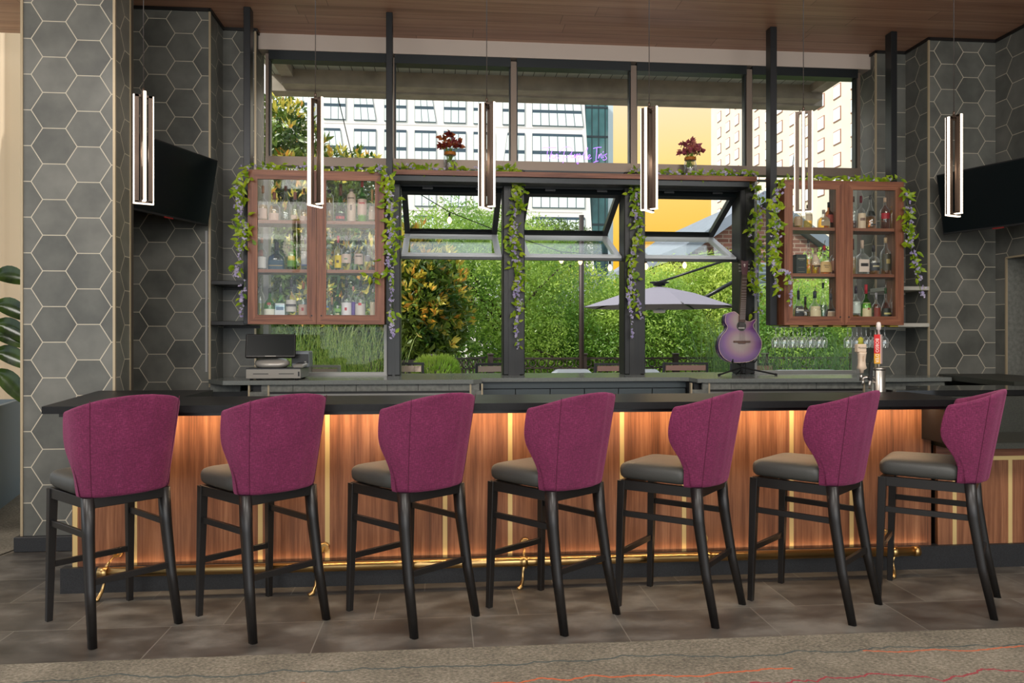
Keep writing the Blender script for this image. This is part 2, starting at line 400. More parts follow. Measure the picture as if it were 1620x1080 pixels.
# ================================================================== SETTING
CE = 4.25
mb = MB(); mb.add([(-12, 3.52, 0), (12, 3.52, 0), (12, 8, 0), (-2.2, 8, 0), (-2.83, 5.42, 0), (-2.95, 5.0, 0), (-3.3, 3.52, 0)], [(1, 2, 3, 4, 5, 6)])
mb.v[0] = (-3.3, 3.52, 0); struct('floor', mb, M_floor)
mb = MB(); mb.box(-12, 12, -8, 3.52, -.05, .003); mb.box(-12, 12, 3.5, 7.6, -.05, -.004); mb.add([(-12, 3.52, .003), (-3.3, 3.52, .003), (-2.95, 5.0, .003), (-2.83, 5.6, .003), (-2.83, 8, .003), (-12, 8, .003)], [(0, 1, 2, 3, 4, 5)])
o = struct('floor_carpet', mb, M_carpet)
struct('ceiling', MB().box(-14, 14, -8, 7.5, CE, CE+.3), M_ceil)
# columns and alcove walls (left to right)
cxL0, cxL1 = aY(35, 400, 5.4).x, aY(181, 400, 5.4).x
def wall(name, x0, x1, y0, y1, mx_, my_, z1=CE, z0=0, off=.0):
    mb = MB(); mb.box(x0, x1, y0, y1, z0, z1); mb.mi = [0, 0, 0, 1, 0, 1]
    return struct(name, mb, [mx_, my_])
wall('wall_left', cxL0, cxL1, 5.4, 5.66, M_hexL, M_hexS)
wall('wall_left_reveal', -2.9, -2.645, 5.66, 6.8, M_hexM, P('shadow_wall', (66, 60, 52), .6))  # side face in plain dark brown
wall('wall_alcove', -2.9, -1.992, 6.8, 7.5, M_hexM, M_hexT)
wall('wall_alcove_inner', -1.995, -1.705, 7.2, 7.55, M_hexM, M_hexT)
wall('wall_right_inner', 4.25, 4.60, 7.2, 7.55, M_hexR, M_hexT)
wall('wall_right_pier', 4.561, 5.6, 6.84, 7.5, M_hexR, M_hexT)
# right side wall with a framed pass-through niche
XR = 5.233
mb = MB()
ny0, ny1, nz0, nz1 = 5.85, 6.70, 1.07, 2.17
for (a, b_, c, d) in ((2.0, ny0, 0, CE), (ny1, 6.9, 0, CE), (ny0, ny1, nz1, CE), (ny0, ny1, 0, nz0)): mb.box(XR, XR+.35, a, b_, c, d)
mb.mi = [0]*len(mb.mi); struct('wall_right', mb, [hexmat('hex_tile_right', 'y', 6.55, aY(1500.8, 121.5, 6.84).z)])
M_plank = P('grey_plank_tile', (104, 106, 100), .5, var=.25, vscale=30)
mb = MB(); mb.box(XR+.001, XR+.35, ny1-.002, ny1+.02, nz0, nz1); mb.box(XR+.001, XR+.35, ny0, ny1, nz1-.004, nz1+.002); mb.mat(1); mb.box(XR+.35, XR+.36, ny0, ny1+.05, nz0, nz1)
struct('wall_niche', mb, [M_plank, P('cream_wall', (205, 186, 168), .8)])
k = 1
def trimbar(x, y, z0=0, z1=CE, wx=.016, wy=.016):
    global k
    struct('trim_%d' % k, MB().box(x-wx/2, x+wx/2, y-wy/2, y+wy/2, z0, z1), M_trim); k += 1
for x_, y_, a_, b_ in ((cxL0, 5.4, 0, CE), (cxL1, 5.4, 0, CE), (cxL1-.003, 5.66, 0, CE), (-1.992, 6.8, 1.0, CE), (-1.705, 7.2, 1.07, CE), (4.25, 7.2, 1.07, CE), (4.561, 6.84, 1.0, CE), (XR, ny1, nz0, nz1)): trimbar(x_, y_, a_, b_)
struct('trim_%d' % k, MB().box(XR-.008, XR+.008, ny0, ny1, nz1-.008, nz1+.008), M_trim); k += 1
# slim white service channel on the alcove wall
struct('trim_%d' % k, MB().box(aY(325.5, 400, 6.8).x, aY(329, 400, 6.8).x, 6.785, 6.8, aY(327, 588, 6.79).z, aY(327, 365, 6.79).z), P('grey_channel', (150, 150, 148), .4)); k += 1
# solid black strips put in for the shadow line where walls meet the ceiling
mb = MB()
for (x0, x1, y0, y1) in ((-2.66, -1.985, 6.78, 6.80), (-1.995, -1.975, 6.78, 7.2), (-2.0, -1.70, 7.18, 7.2), (-1.705, -1.685, 7.18, 7.4), (4.235, 4.25, 7.18, 7.4), (4.24, 4.56, 7.18, 7.2), (4.545, 4.561, 6.82, 7.2), (4.55, 5.24, 6.82, 6.84), (5.215, 5.233, 2, 6.84), (-2.645, -2.63, 5.6, 6.8)): mb.box(x0, x1, y0, y1, CE-.025, CE)
struct('trim_%d' % k, mb, M_black); k += 1
struct('baseboard_left', MB().bbox(cxL0-.035, cxL1+.03, 5.36, 5.7, 0, .10, .004), M_kick)
# hinged service door edge beside the left column
d_ = thing('service_door', (cxL1-.05, 5.68, 0), 'narrow brown door edge with silver hinges beside the hexagon tiled column', 'door'); d_['kind'] = 'structure'
MB().box(-.04, .02, 0, .12, 0, 4.2).build('panel', MATS['shadow_wall'], d_)
for hv in (428, 587):
    z_ = aY(201, hv, 5.68).z
    MB().box(.018, .036, -.01, .03, z_-.05, z_+.05).lathe([(.008, -.052), (.008, .052)], (.036, -.01, z_), 10).build('hinge', M_stain, d_)

# ------------------------------------------------------------------ window wall
YW = 7.35
xw0, xw1 = -1.66, 4.17
mull = [-1.64, -.48, .679, 1.85, 3.01, 4.155]
ZT0, ZT1, ZH = 3.03, 3.115, 4.03
mb = MB(); mb.box(-1.70, 4.25, YW-.06, YW+.1, 4.10, CE); struct('wall_window_header', mb, M_white)
mb = MB(); mb.box(-1.64, 4.2, YW+.05, YW+.12, ZH, 4.1); struct('trim_%d' % k, mb, M_frame); k += 1
sh = thing('roller_shade', (1.25, YW-.02, 4.07), 'dark roller shade cassette across the top of the windows', 'roller shade')
for i in range(5):
    MB().box(mull[i]+.03-1.25, mull[i+1]-.03-1.25, -.03, .05, -.055, .03).build('shade_roll', M_frame, sh)
n_w = 1
for i in range(5):      # transom lights above
    x0, x1 = mull[i], mull[i+1]
    mb = MB(); t_ = .028
    mb.box(x0, x0+t_, YW-.04, YW+.06, ZT1, ZH+.04); mb.box(x1-t_, x1, YW-.04, YW+.06, ZT1, ZH+.04)
    mb.box(x0, x1, YW-.05, YW+.06, ZT0, ZT1)
    mb.mat(1); mb.box(x0+t_, x0+t_+.012, YW-.02, YW+.05, ZT1, ZH); mb.box(x1-t_-.012, x1-t_, YW-.02, YW+.05, ZT1, ZH)
    o = struct('window_%d' % n_w, mb, [M_alum, M_frame]); n_w += 1
    g = MB().box(x0+t_, x1-t_, YW+.01, YW+.018, ZT1, ZH+.04).build('glass_pane', M_pane, o)
SILL = 1.07
for x0, x1 in ((-1.66, -.50), (3.04, 4.17)):       # fixed lights below
    mb = MB(); mb.box(x0, x0+.05, YW-.04, YW+.06, SILL, ZT0); mb.box(x1-.05, x1, YW-.04, YW+.06, SILL, ZT0); mb.box(x0, x1, YW-.03, YW+.05, SILL, SILL+.03)
    mb.mat(1); mb.box(x0+.05, x1-.05, YW-.02, YW+.03, 2.975, 2.99)
    o = struct('window_%d' % n_w, mb, [P('pale_frame_%d' % n_w, (150, 148, 142), .4, .4), M_frame]); n_w += 1
    MB().box(x0+.05, x1-.05, YW+.005, YW+.013, SILL+.03, ZT0).build('glass_pane', M_pane, o)
# dark timber posts and beam of the folding windows
M_post = wood('black_stained_timber', 2, ((.2, (12, 13, 13)), (.5, (26, 26, 25)), (.8, (46, 44, 40))), 1, .4)
posts = [(-.52, -.395), (.575, .783), (1.75, 1.957), (2.907, 3.056)]
M_gpost = P('grey_post', (58, 60, 60), .4, .2)
for i, (a, b_) in enumerate(posts):
    mb = MB(); mb.bbox(a, b_, YW-.07, YW+.16, SILL, ZT0, .008); mb.box(a+.05, b_-.05, YW-.078, YW-.06, SILL, 2.87)
    struct('trim_%d' % k, mb, M_post if i else M_gpost); k += 1
mb = MB(); mb.box(-.42, 3.02, YW-.05, YW+.16, 2.865, ZT0); struct('trim_%d' % k, mb, M_frame); k += 1
# folding windows: three, gas strut hinged outwards
def sash(o, x0, x1, p, q, name, label=None, fm=None):
    """frame with glass between edge p (y,z) and edge q (y,z)"""
    p = Vector((0, p[0], p[1])); q = Vector((0, q[0], q[1])); d = (q-p); L = d.length; d.normalize(); nrm = Vector((1, 0, 0)).cross(d)
    M = Matrix(((1, d.x, nrm.x, 0), (0, d.y, nrm.y, p.y), (0, d.z, nrm.z, p.z), (0, 0, 0, 1)))
    mb = MB(); f = .055; t = .025
    mb.box(x0, x1, 0, f, -t, t, M); mb.box(x0, x1, L-f, L, -t, t, M); mb.box(x0, x0+f, f, L-f, -t, t, M); mb.box(x1-f, x1, f, L-f, -t, t, M)
    s_ = mb.build(name, fm or M_frame, o, label=label)
    MB().box(x0+f, x1-f, f, L-f, -.004, .004, M).build('glass_pane', M_pane, s_)
    return s_
M_lite = P('pale_sash', (230, 234, 236), .35)  # pale frame made whiter to carry the bright reflection off the lower panes
for i in range(3):
    x0, x1 = posts[i][1]+.005, posts[i+1][0]-.005
    mb = MB(); mb.box(x0, x1, YW-.03, YW+.05, 2.86, 2.875)
    o = struct('window_%d' % n_w, mb, M_frame); n_w += 1
    sash(o, x0, x1, (YW+.02, 2.84), (YW+.71, 2.515), 'sash')
    sash(o, x0, x1, (YW+.72, 2.50), (YW+.03, 2.20), 'sash', 'pale lower sash', M_lite)
    MB().box(x0, x1, YW-.01, YW+.05, 2.175, 2.20).build('bottom_rail', M_frame, o)
    for hx in (x0+.2, x1-.25):
        MB().box(hx, hx+.10, YW+.68, YW+.76, 2.495, 2.525).build('hinge', M_steel, o)
        MB().box(hx, hx+.10, YW-.01, YW+.05, 2.84, 2.862).build('hinge', M_steel, o)
# walnut ledge above folding windows
lg = thing('window_ledge', (-.47, 7.08, 2.92), 'long walnut ledge shelf above the folding windows', 'shelf')
MB().box(0, 3.46, 0, .25, 0, .045).build('board', M_walx, lg)
MB().box(.02, 3.40, .03, .22, -.05, 0).build('bearer', M_frame, lg)

# ------------------------------------------------------------------ exterior canopy, patio
M_soff = P('soffit', (190, 190, 180), .7)
m, nt, b = newmat('soffit_boards'); (x, y, z), pv = pos(nt)
ln = ((x-.14).mod(.125)-.0625).abs().gt(.0585); nn = noise(nt, pv, 3, 4)
nt.links.new(mixc(nt, ln, ramp(nt, nn, ((.3, (186, 190, 180)), (.7, (214, 216, 206)))), (66, 66, 62)), b.inputs['Base Color']); b.inputs['Roughness'].default_value = .6
mb = MB(); mb.box(-1.9, 4.5, 7.45, 8.9, 4.36, 4.46); mb.mat(1)
mb.box(-1.75, 4.4, 8.55, 8.75, 4.2, 4.36); mb.box(-1.9, 4.5, 8.75, 8.95, 4.18, 4.46)
mb.box(-1.75, -1.62, 7.5, 8.55, 4.27, 4.36); mb.box(4.25, 4.4, 7.5, 8.55, 4.27, 4.36)
o = mb.build('canopy', [m, P('weathered_beam', (176, 164, 150), .8, var=.2, vscale=5)]); tag(o, 'weathered board soffit canopy projecting outside above the windows', 'canopy')
M_patio = P('patio', (150, 140, 126), .8, var=.15, vscale=2)
struct('ground_patio', MB().box(-40, 60, 7.6, 15, -.12, -.02), M_patio)
struct('ground_lawn', MB().box(-90, 140, 15, 300, -.3, -.1), P('lawn', (70, 100, 44), .9, var=.3, vscale=.5))

# ================================================================== BAR
bar = thing('bar_counter', (0, 4.5, 0), 'long walnut bar with brass inlays and honed black top', 'bar')
def bx(name, mats, *boxes, parent=bar, label=None, bev=0):
    mb = MB()
    for b_ in boxes:
        q = [b_[0]-parent.location.x, b_[1]-parent.location.x, b_[2]-parent.location.y, b_[3]-parent.location.y, b_[4]-parent.location.z, b_[5]-parent.location.z]
        (mb.bbox(*q, bev) if bev else mb.box(*q))
    return mb.build(name, mats, parent, label=label)
# top: L at the left running back to the column, return at the right
poly = [(-2.046, 4.13), (3.02, 4.13), (3.02, 4.76), (-1.55, 4.76), (-1.55, 5.36), (-2.29, 5.36)]
mb = MB(); mb.prism([(x, y-4.5) for x, y in poly], 1.032, 1.07); mb.build('countertop', M_btop, bar)
bx('apron', M_black, (-1.98, 2.97, 4.17, 4.22, 1.012, 1.032), (2.55, 3.0, 4.16, 4.2, 1.02, 1.031))
ins = [-2.05, -1.729, -1.038, -.661, .015, .397, 1.067, 1.447, 2.118, 2.501, 3.03]
for a, b_ in zip(ins[:-1], ins[1:]):
    bx('panel', M_bar, (a+.013, b_-.013, 4.5, 4.53, .14, 1.032))
for i, a in enumerate(ins[:-1]): bx('inlay', M_inlay, (a-.013, a+.013, 4.498, 4.53, .14, 1.032))
bx('body', M_black, (-2.06, 3.03, 4.53, 4.72, .02, 1.031), (-2.06, -1.6, 4.72, 5.35, .02, 1.031))
bx('end_panel', M_bar, (-2.075, -2.061, 4.52, 5.36, .14, 1.03))
bx('kick', M_kick, (-2.116, 3.03, 4.47, 4.53, 0, .14))
bx('underbar_shelf', M_stain, (1.6, 3.2, 4.73, 5.15, .86, .90))
for y0, z0, nm in ((4.42, 1.012, 'strip_light'),):
    bx(nm, M_led, (-1.98, 2.98, 4.40, 4.415, 1.018, 1.030))
for i in range(6):
    x0 = -1.98+i*.83
    l = lamp('bar_strip_lamp', 'AREA', (x0+.41, 4.40, 1.010), 2.8, (1, .70, .42), size=.83, sizey=.02, target=(x0+.41, 4.475, .6))
    l2 = lamp('toe_strip_lamp', 'AREA', (x0+.41, 4.478, .152), .22, (1, .60, .30), size=.83, sizey=.012, target=(x0+.41, 4.49, .6))  # toe lamp is added fill for the warm rail reflection, no strip there
    for q in (l, l2): q.parent = bar; q.location = Vector(q.location)-bar.location
bx('bracket', M_steel, (2.955, 2.985, 4.28, 4.5, .80, 1.02), (2.985, 3.04, 4.28, 4.5, .80, .83))
# foot rail
rail = thing('foot_rail', (0, 4.36, .145), 'polished brass foot rail with cast brackets along the bar base', 'foot rail')
rx0, rx1 = -1.86, 2.84
MB().tube([(rx0, 0, 0), (rx1, 0, 0)], .027, 16).build('rail', M_brass, rail)
for x_ in (rx0, rx1):
    s_ = 1 if x_ > 0 else -1
    MB().tube([(x_-s_*.03, 0, 0), (x_+s_*.004, 0, 0)], .030, 16).build('end_cap', M_brass, rail)
brk = [aY(162, 900, 4.36).x, aY(499, 900, 4.36).x, aY(826, 900, 4.36).x, aY(1116, 900, 4.36).x, aY(1412, 900, 4.36).x]
for x_ in brk:
    mb = MB(); mb.smooth = True
    mb.tube([(x_-.012, 0, 0), (x_+.03, 0, 0)], .031, 16)
    mb.tube([(x_+.01, 0, -.025), (x_+.006, .01, -.06), (x_+.002, -.01, -.10), (x_-.01, -.035, -.135), (x_-.03, -.05, -.14)], [.010, .008, .009, .012, .010], 8)
    mb.tube([(x_+.01, .01, .02), (x_+.02, .06, .05), (x_+.03, .11, .075)], [.008, .006, .008], 8)
    mb.tube([(x_+.03, .112, .075), (x_+.03, .136, .075)], [.026, .03], 14)
    mb.tube([(x_+.01, .02, -.03), (x_+.03, .05, -.05), (x_+.02, .08, -.06)], [.007, .006, .009], 8)
    mb.build('bracket', M_brass, rail)

# lower serving counter at the right end
low = thing('low_counter', (3.05, 4.5, 0), 'lower granite counter section with walnut front at the right end of the bar', 'counter')
bx('backsplash', M_gran, (3.05, 5.2, 4.83, 4.87, .79, 1.03), parent=low)
bx('worktop', M_gran, (3.045, 5.2, 4.33, 4.83, .755, .79), parent=low)
for a, b_ in ((3.05, 3.171), (3.171, 3.54), (3.54, 4.21), (4.21, 4.58), (4.58, 5.2)):
    bx('panel', M_bar, (a+.013, b_-.013 if b_ < 5 else b_, 4.5, 4.53, .14, .66), parent=low)
    if a > 3.06: bx('inlay', M_inlay, (a-.013, a+.013, 4.498, 4.53, .14, .66), parent=low)
bx('panel', M_walx, (3.05, 5.2, 4.5, 4.53, .685, .755), parent=low)
bx('inlay', M_inlay, (3.05, 5.2, 4.498, 4.53, .66, .685), parent=low)
bx('body', M_black, (3.06, 5.2, 4.53, 4.83, .02, .75), parent=low)
bx('kick', M_kick, (3.03, 5.2, 4.47, 4.53, 0, .14), parent=low)
sv = thing('return_counter', (4.2, 5.1, 0), 'glossy black counter returning behind the right end of the bar', 'counter')
mb = MB(); mb.prism([(x-4.2, y-5.1) for x, y in ((3.025, 4.88), (5.2, 4.88), (5.2, 5.38), (3.41, 5.38), (3.30, 5.0), (3.025, 5.0))], 1.032, 1.07); mb.build('countertop', P('polished_black', (14, 14, 15), .06), sv)
bx('base', M_black, (3.45, 5.2, 4.92, 5.34, 0, 1.03), parent=sv)
# raised granite slab beyond, along the right wall
rs = thing('side_counter', (4.7, 6.0, 0), 'raised dark granite counter slab against the right hexagon tiled wall', 'counter')
mb = MB(); mb.prism([(x-4.7, y-6.0) for x, y in ((4.36, 5.5), (5.225, 5.5), (5.225, 6.83), (4.66, 6.83), (4.62, 6.72))], 1.04, 1.085); mb.build('worktop', M_gran, rs)
bx('base', M_black, (4.72, 5.2, 5.55, 6.8, 0, 1.04), parent=rs)

# ================================================================== BACK COUNTER
bc = thing('back_counter', (1, 6.9, 0), 'dark stone pass-through counter running under the windows', 'counter')
poly = [(-1.985, 6.74), (-1.80, 6.50), (.26, 6.50), (.335, 6.56), (.335, 6.75), (2.14, 6.75), (2.2, 6.70), (2.2, 6.47), (3.85, 6.43), (4.555, 6.50), (4.555, 6.84), (4.25, 7.2), (4.25, 7.70), (-1.7, 7.70), (-1.7, 7.2), (-1.985, 7.2)]
mb = MB(); mb.prism([(x-1, y-6.9) for x, y in poly], 1.035, 1.07); mb.build('worktop', M_grayt, bc)
for (a, b_, y) in ((-1.5, .315, 6.53), (2.25, 3.8, 6.49)):
    mb = MB(); M_ = M_plank
    n_ = round((b_-a)/.27)
    for i in range(n_):
        xa = a+(b_-a)*i/n_; mb.box(xa+.002-1, xa+(b_-a)/n_-.002-1, y-6.9, y+.03-6.9, .975, 1.034)
    mb.build('tile_band', M_plank, bc)
    bx('shadow_gap', M_black, (a+.06, b_-.08, y+.01, y+.05, .955, .975), parent=bc)
    bx('fridge_top', M_stain, (a+.06, b_-.08, y+.005, y+.06, .60, .955), parent=bc)
    for q0, q1 in ((a-.10, a+.06), (b_-.08, b_+.02)):
        bx('tile_pier', M_plank, (q0, q1, y-.002, y+.05, .1, .974), parent=bc)
        for q in (q0-.005, q1-.006): bx('corner_trim', M_trim, (q, q+.014, y-.006, y+.03, .1, 1.033), parent=bc)
M_slate = P('blue_grey_panel', (62, 72, 76), .45)
bx('panel_band', M_slate, (.335, 2.2, 6.79, 6.82, .975, 1.035), parent=bc)
for i in range(6): bx('drawer_front', M_slate, (.335+i*.31+.004, .335+(i+1)*.31-.004, 6.775, 6.80, .70, .968), parent=bc)
bx('carcass', M_black, (-1.69, 4.24, 6.86, 7.28, .02, 1.034), (-1.58, .33, 6.59, 6.86, .02, 1.03), (2.2, 3.8, 6.56, 6.86, .02, 1.03), parent=bc)
bx('open_bay', M_black, (-1.97, -1.62, 6.76, 6.84, .1, .97), parent=bc)
for q in ((-1.97, -1.72, 6.735, 6.76, .965, 1.03), (3.85, 4.5, 6.52, 6.56, .90, 1.03), (3.84, 3.98, 6.51, 6.56, .1, .90)): bx('bay_panel', M_plank, q, parent=bc)

# floating shelves in the tiled recesses
def shelf(x0, x1, z, label, mt):
    o = thing('wall_shelf', (x0, 6.80, z), label, 'shelf'); MB().bbox(0, x1-x0, .01, .395, -.018, .018, .003).build('board', mt, o)
    MB().box(0, x1-x0, .385, .398, -.04, -.018).build('cleat', mt, o)
M_lshelf = P('pale_shelf', (186, 182, 170), .4)
zz = lambda u, v, y: aY(u, v, y).z
shelf(-1.985, -1.66, zz(350, 447, 6.82), 'thin black wall shelf beside the left bottle cabinet, upper of two', M_black)
shelf(-1.985, -1.66, zz(350, 511, 6.82), 'thin black wall shelf beside the left bottle cabinet, lower of two', M_black)
shelf(4.19, 4.55, zz(1450, 456, 6.82), 'pale wall shelf beside the right bottle cabinet, upper of two', M_lshelf)
shelf(4.19, 4.55, zz(1450, 514, 6.82), 'pale wall shelf beside the right bottle cabinet, lower of two', M_lshelf)

# ================================================================== STOOLS
def make_stool():
    t = thing('bar_stool', (0, 0, 0), '', 'bar stool')
    # backrest shell: cage, closed outer + inner skins, subdivided
    tab = [(.66, -.112), (.70, -.113), (.752, -.106), (.80, -.092), (.85, -.060), (.885, -.034), (.925, -.024), (.995, -.033), (1.05, -.050), (1.09, -.068)]
    def f(z):
        for (z0, y0), (z1, y1) in zip(tab, tab[1:]):
            if z <= z1: return y0+(y1-y0)*max(0, (z-z0)/(z1-z0))
        return tab[-1][1]
    def path(z, off):
        k = (z-.67)/.47
        w_ = .212+.050*min(1, max(0, k))**.8-off; r_ = -(.222+.082*k)+off; y0 = f(z)-off*.3; rc = .125+.045*max(0, min(1, k))-off*.75
        pts = [(-w_, y0), (-w_, y0-.012), (-w_, y0-.035)]
        for i in range(1, 4): pts.append((-w_, y0-.035+(r_+rc-y0+.035)*i/4))
        for i in range(0, 7):
            a = math.pi+math.pi/2*i/6; pts.append((-w_+rc+rc*math.cos(a), r_+rc+rc*math.sin(a)))
        for i in range(1, 4):
            x = -(w_-rc)*(1-i/4.); pts.append((x, r_-.012*(1-(x/w_)**2)))
        pts.append((0, r_-.014))
        return pts+[(-x, y) for x, y in reversed(pts[:-1])]
    SV = [0, .05, .14, .24, .34, .44, .54, .64, .74, .84, .93, 1]; NZ = len(SV)
    def top(y, off, x=0): return 1.083+max(0, -.075-y)*.235+(.022*(1-(x/.27)**2) if y < -.22 else .022*max(0, (-y-.12)/.10)*(1-(x/.27)**2))
    grid = []
    for off, inner in ((0, 0), (.052, 1)):
        g = []
        n = len(path(.8, off))
        for j in range(NZ):
            s_ = SV[j]
            row = []
            for i in range(n):
                z = .8
                for _ in range(3):
                    px, py = path(min(z, 1.16), off)[i]
                    zt = top(py, off, px)-(.010 if inner else 0); z = .668+(zt-.668)*s_
                row.append((px, py, z))
            g.append(row)
        grid.append(g)
    o_, i_ = grid; n = len(o_[0]); vs = []; fs = []
    for g in (o_, i_):
        for row in g: vs += row
    id_ = lambda q, j, i: q*NZ*n+j*n+i
    for j in range(NZ-1):
        for i in range(n-1):
            fs.append((id_(0, j, i), id_(0, j, i+1), id_(0, j+1, i+1), id_(0, j+1, i)))
            fs.append((id_(1, j, i+1), id_(1, j, i), id_(1, j+1, i), id_(1, j+1, i+1)))
        fs.append((id_(1, j, 0), id_(0, j, 0), id_(0, j+1, 0), id_(1, j+1, 0)))
        fs.append((id_(0, j, n-1), id_(1, j, n-1), id_(1, j+1, n-1), id_(0, j+1, n-1)))
    for i in range(n-1):
        fs.append((id_(0, NZ-1, i), id_(0, NZ-1, i+1), id_(1, NZ-1, i+1), id_(1, NZ-1, i)))
        fs.append((id_(0, 0, i+1), id_(0, 0, i), id_(1, 0, i), id_(1, 0, i+1)))
    mb = MB(); mb.add(vs, fs, True); bk = mb.build('backrest', M_mag, t); subsurf(bk, 2)
    for i in (9, n-10):       # seams down the rear corners
        pts = []
        for j in range(NZ):
            p = Vector(o_[j][i]); c = Vector((0, -.05, p.z)); pts.append(p+(p-c).normalized()*-.0006)
        MB().tube(pts, .0016, 5).build('seam', P('seam_thread', (78, 16, 48), .9) if 'seam_thread' not in MATS else MATS['seam_thread'], bk)
    # seat cushion
    rings = []
    for z, e in ((.672, -.012), (.690, 0), (.735, .004), (.755, -.006), (.766, -.03), (.770, -.075)):
        x1, y0, y1 = .220+e, -.165-e, .268+e; rc = .045
        ring = [(x1-.054, y0, z), (x1-.052, -.118-e, z), (x1-.002, -.106-e, z), (x1, -.05, z), (x1-.004, .08, z)]
        for cx_, cy_, a0 in ((x1-rc-.012, y1-rc, 0), (-x1+rc+.012, y1-rc, 90)):
            for q in range(5):
                a = R(a0+q*22.5); ring.append((cx_+rc*math.cos(a), cy_+rc*math.sin(a), z))
        ring += [(-x1+.004, .08, z), (-x1, -.05, z), (-x1+.002, -.106-e, z), (-x1+.052, -.118-e, z), (-x1+.054, y0, z)]
        rings.append(ring)
    mb = MB(); mb.loft(rings); st = mb.build('seat', M_leather, t); subsurf(st, 1)
    # apron frame
    mb = MB(); zt, zb = .672, .622
    mb.bbox(-.20, .20, .235, .262, zb, zt, .003); mb.bbox(-.19, .19, -.185, -.160, zb, zt, .003)
    for s_ in (-1, 1): mb.bar((s_*.193, .25, (zt+zb)/2), (s_*.186, -.17, (zt+zb)/2), .024, zt-zb, side=(1, 0, 0), bev=.1)
    mb.build('seat_frame', M_black, t)
    for s_ in (-1, 1):
        MB().bar((s_*.190, .248, .668), (s_*.199, .268, 0), .042, .042, .028, .028, (1, 0, 0), .12).build('leg', M_black, t)
        mb = MB()
        C_ = [(s_*.180, -.162, .672), (s_*.184, -.176, .50), (s_*.192, -.215, .25), (s_*.203, -.268, 0)]
        ws = (.052, .048, .041, .034); rings = []
        for (cx_, cy_, z), w_ in zip(C_, ws):
            h = w_/2; rings.append([(cx_+x*h, cy_+y*h, z) for x, y in ((-1, 1), (1, 1), (1, -.2), (.8, -.75), (.3, -1), (-.3, -1), (-.8, -.75), (-1, -.2))])
        mb.loft(list(reversed(rings)), smooth=True); mb.build('leg', M_black, t)
        MB().bar((s_*.193, .245, .495), (s_*.184, -.165, .495), .018, .030, side=(1, 0, 0), bev=.15).build('stretcher', M_black, t)
    MB().bar((-.192, .258, .285), (.192, .258, .285), .030, .018, side=(0, 0, 1), bev=.15).build('stretcher', M_black, t)
    MB().bar((-.188, -.208, .285), (.188, -.208, .285), .030, .020, side=(0, 0, 1), bev=.15).build('stretcher', M_black, t)
    return t
st0 = make_stool(); index_kids(st0)
spots = [(-1.641, 4.004, 45.2, 'magenta wing-back bar stool at the far left end of the bar, by the tiled column'),
         (-.913, 4.001, 43.4, 'magenta bar stool, second from the left end, in front of the cash drawer'),
         (-.156, 3.995, 41.5, 'magenta bar stool, third from the left end, below the left flower vase'),
         (.570, 3.965, 39.5, 'magenta bar stool in the middle of the row of seven, four from either end'),
         (1.263, 3.986, 50.0, 'magenta bar stool, third from the right end, left of and below the guitar'),
         (1.994, 3.965, 42.5, 'magenta bar stool, second from the right end, below the beer taps'),
         (2.700, 3.966, 50.5, 'magenta bar stool at the far right end, turned most sideways')]
for i, (x, y, a, lb) in enumerate(spots):
    if i == 0: o = st0; o.location = (x, y, 0); o.rotation_euler = (0, 0, R(a)); o['label'] = lb
    else: o = dup(st0, (x, y, 0), R(a), lb)
    o['group'] = 'magenta bar stools along the bar'

# ================================================================== PENDANTS
def make_pendant():
    t = thing('pendant_light', (0, 0, 0), '', 'pendant light')
    L = .59; w_ = .052
    for q in range(2):      # two crossed rectangular loops
        M = Matrix.Rotation(R(90*q), 4, 'Z'); dz = .012*q
        mb = MB()
        for s_ in (-1, 1):
            xa, xb = sorted((s_*(w_-.028), s_*(w_-.006)))
            mb.box(xa, xb, -.011, .011, -L+dz, dz, M)
        mb.box(-w_+.008, w_-.008, -.011, .011, -L+dz-.004, -L+.006+dz, M); mb.box(-w_+.008, w_-.008, -.011, .011, -.012+dz, dz, M)
        fr = mb.build('loop_frame', M_pmet, t)
        mb = MB()
        for s_ in (-1, 1):
            xa, xb = sorted((s_*(w_-.006), s_*w_)); mb.box(xa, xb, -.0065, .0065, -L+dz-.006, dz, M)
        mb.box(-w_, w_, -.008, .008, -L+dz-.010, -L+dz-.004, M)
        mb.build('light_strip', M_pend, fr)
    MB().lathe([(.008, 0), (.008, .02), (.004, .03)], (0, 0, .012), 10).build('socket', M_pmet, t)
    MB().tube([(0, 0, .02), (0, 0, CE-2.76)], .0024, 6).build('cord', M_cord, t)
    MB().lathe([(.05, CE-2.76-.025), (.05, CE-2.76)], (0, 0, 0), 16).build('ceiling_cup', M_pmet, t)
    return t
pd = make_pendant(); index_kids(pd)
pl = ['bronze and light strip pendant in front of the left tiled column and screen', 'bronze and light strip pendant in front of the left bottle cabinet', 'bronze and light strip pendant just right of the left flower vase',
      'bronze and light strip pendant just left of the right flower vase', 'bronze and light strip pendant in front of the right bottle cabinet', 'bronze and light strip pendant in front of the right wall screen']
for i, (u, rz) in enumerate(((227, 28), (499, 24+35), (770, 60), (1027, 50), (1271, 64), (1509, 20))):
    lc = aY(u, 160, 4.4); o = pd if i == 0 else dup(pd)
    o.location = (lc.x, 4.4, 2.76); o.rotation_euler = (0, 0, R(rz)); o['label'] = pl[i]; o['group'] = 'pendants over the bar'
for u in (227, 499, 770, 1027, 1271, 1509):
    l = lamp('pendant_lamp', 'POINT', (aY(u, 160, 4.4).x, 4.4, 2.45), 5, (1, .84, .66)); l.data.shadow_soft_size = .15

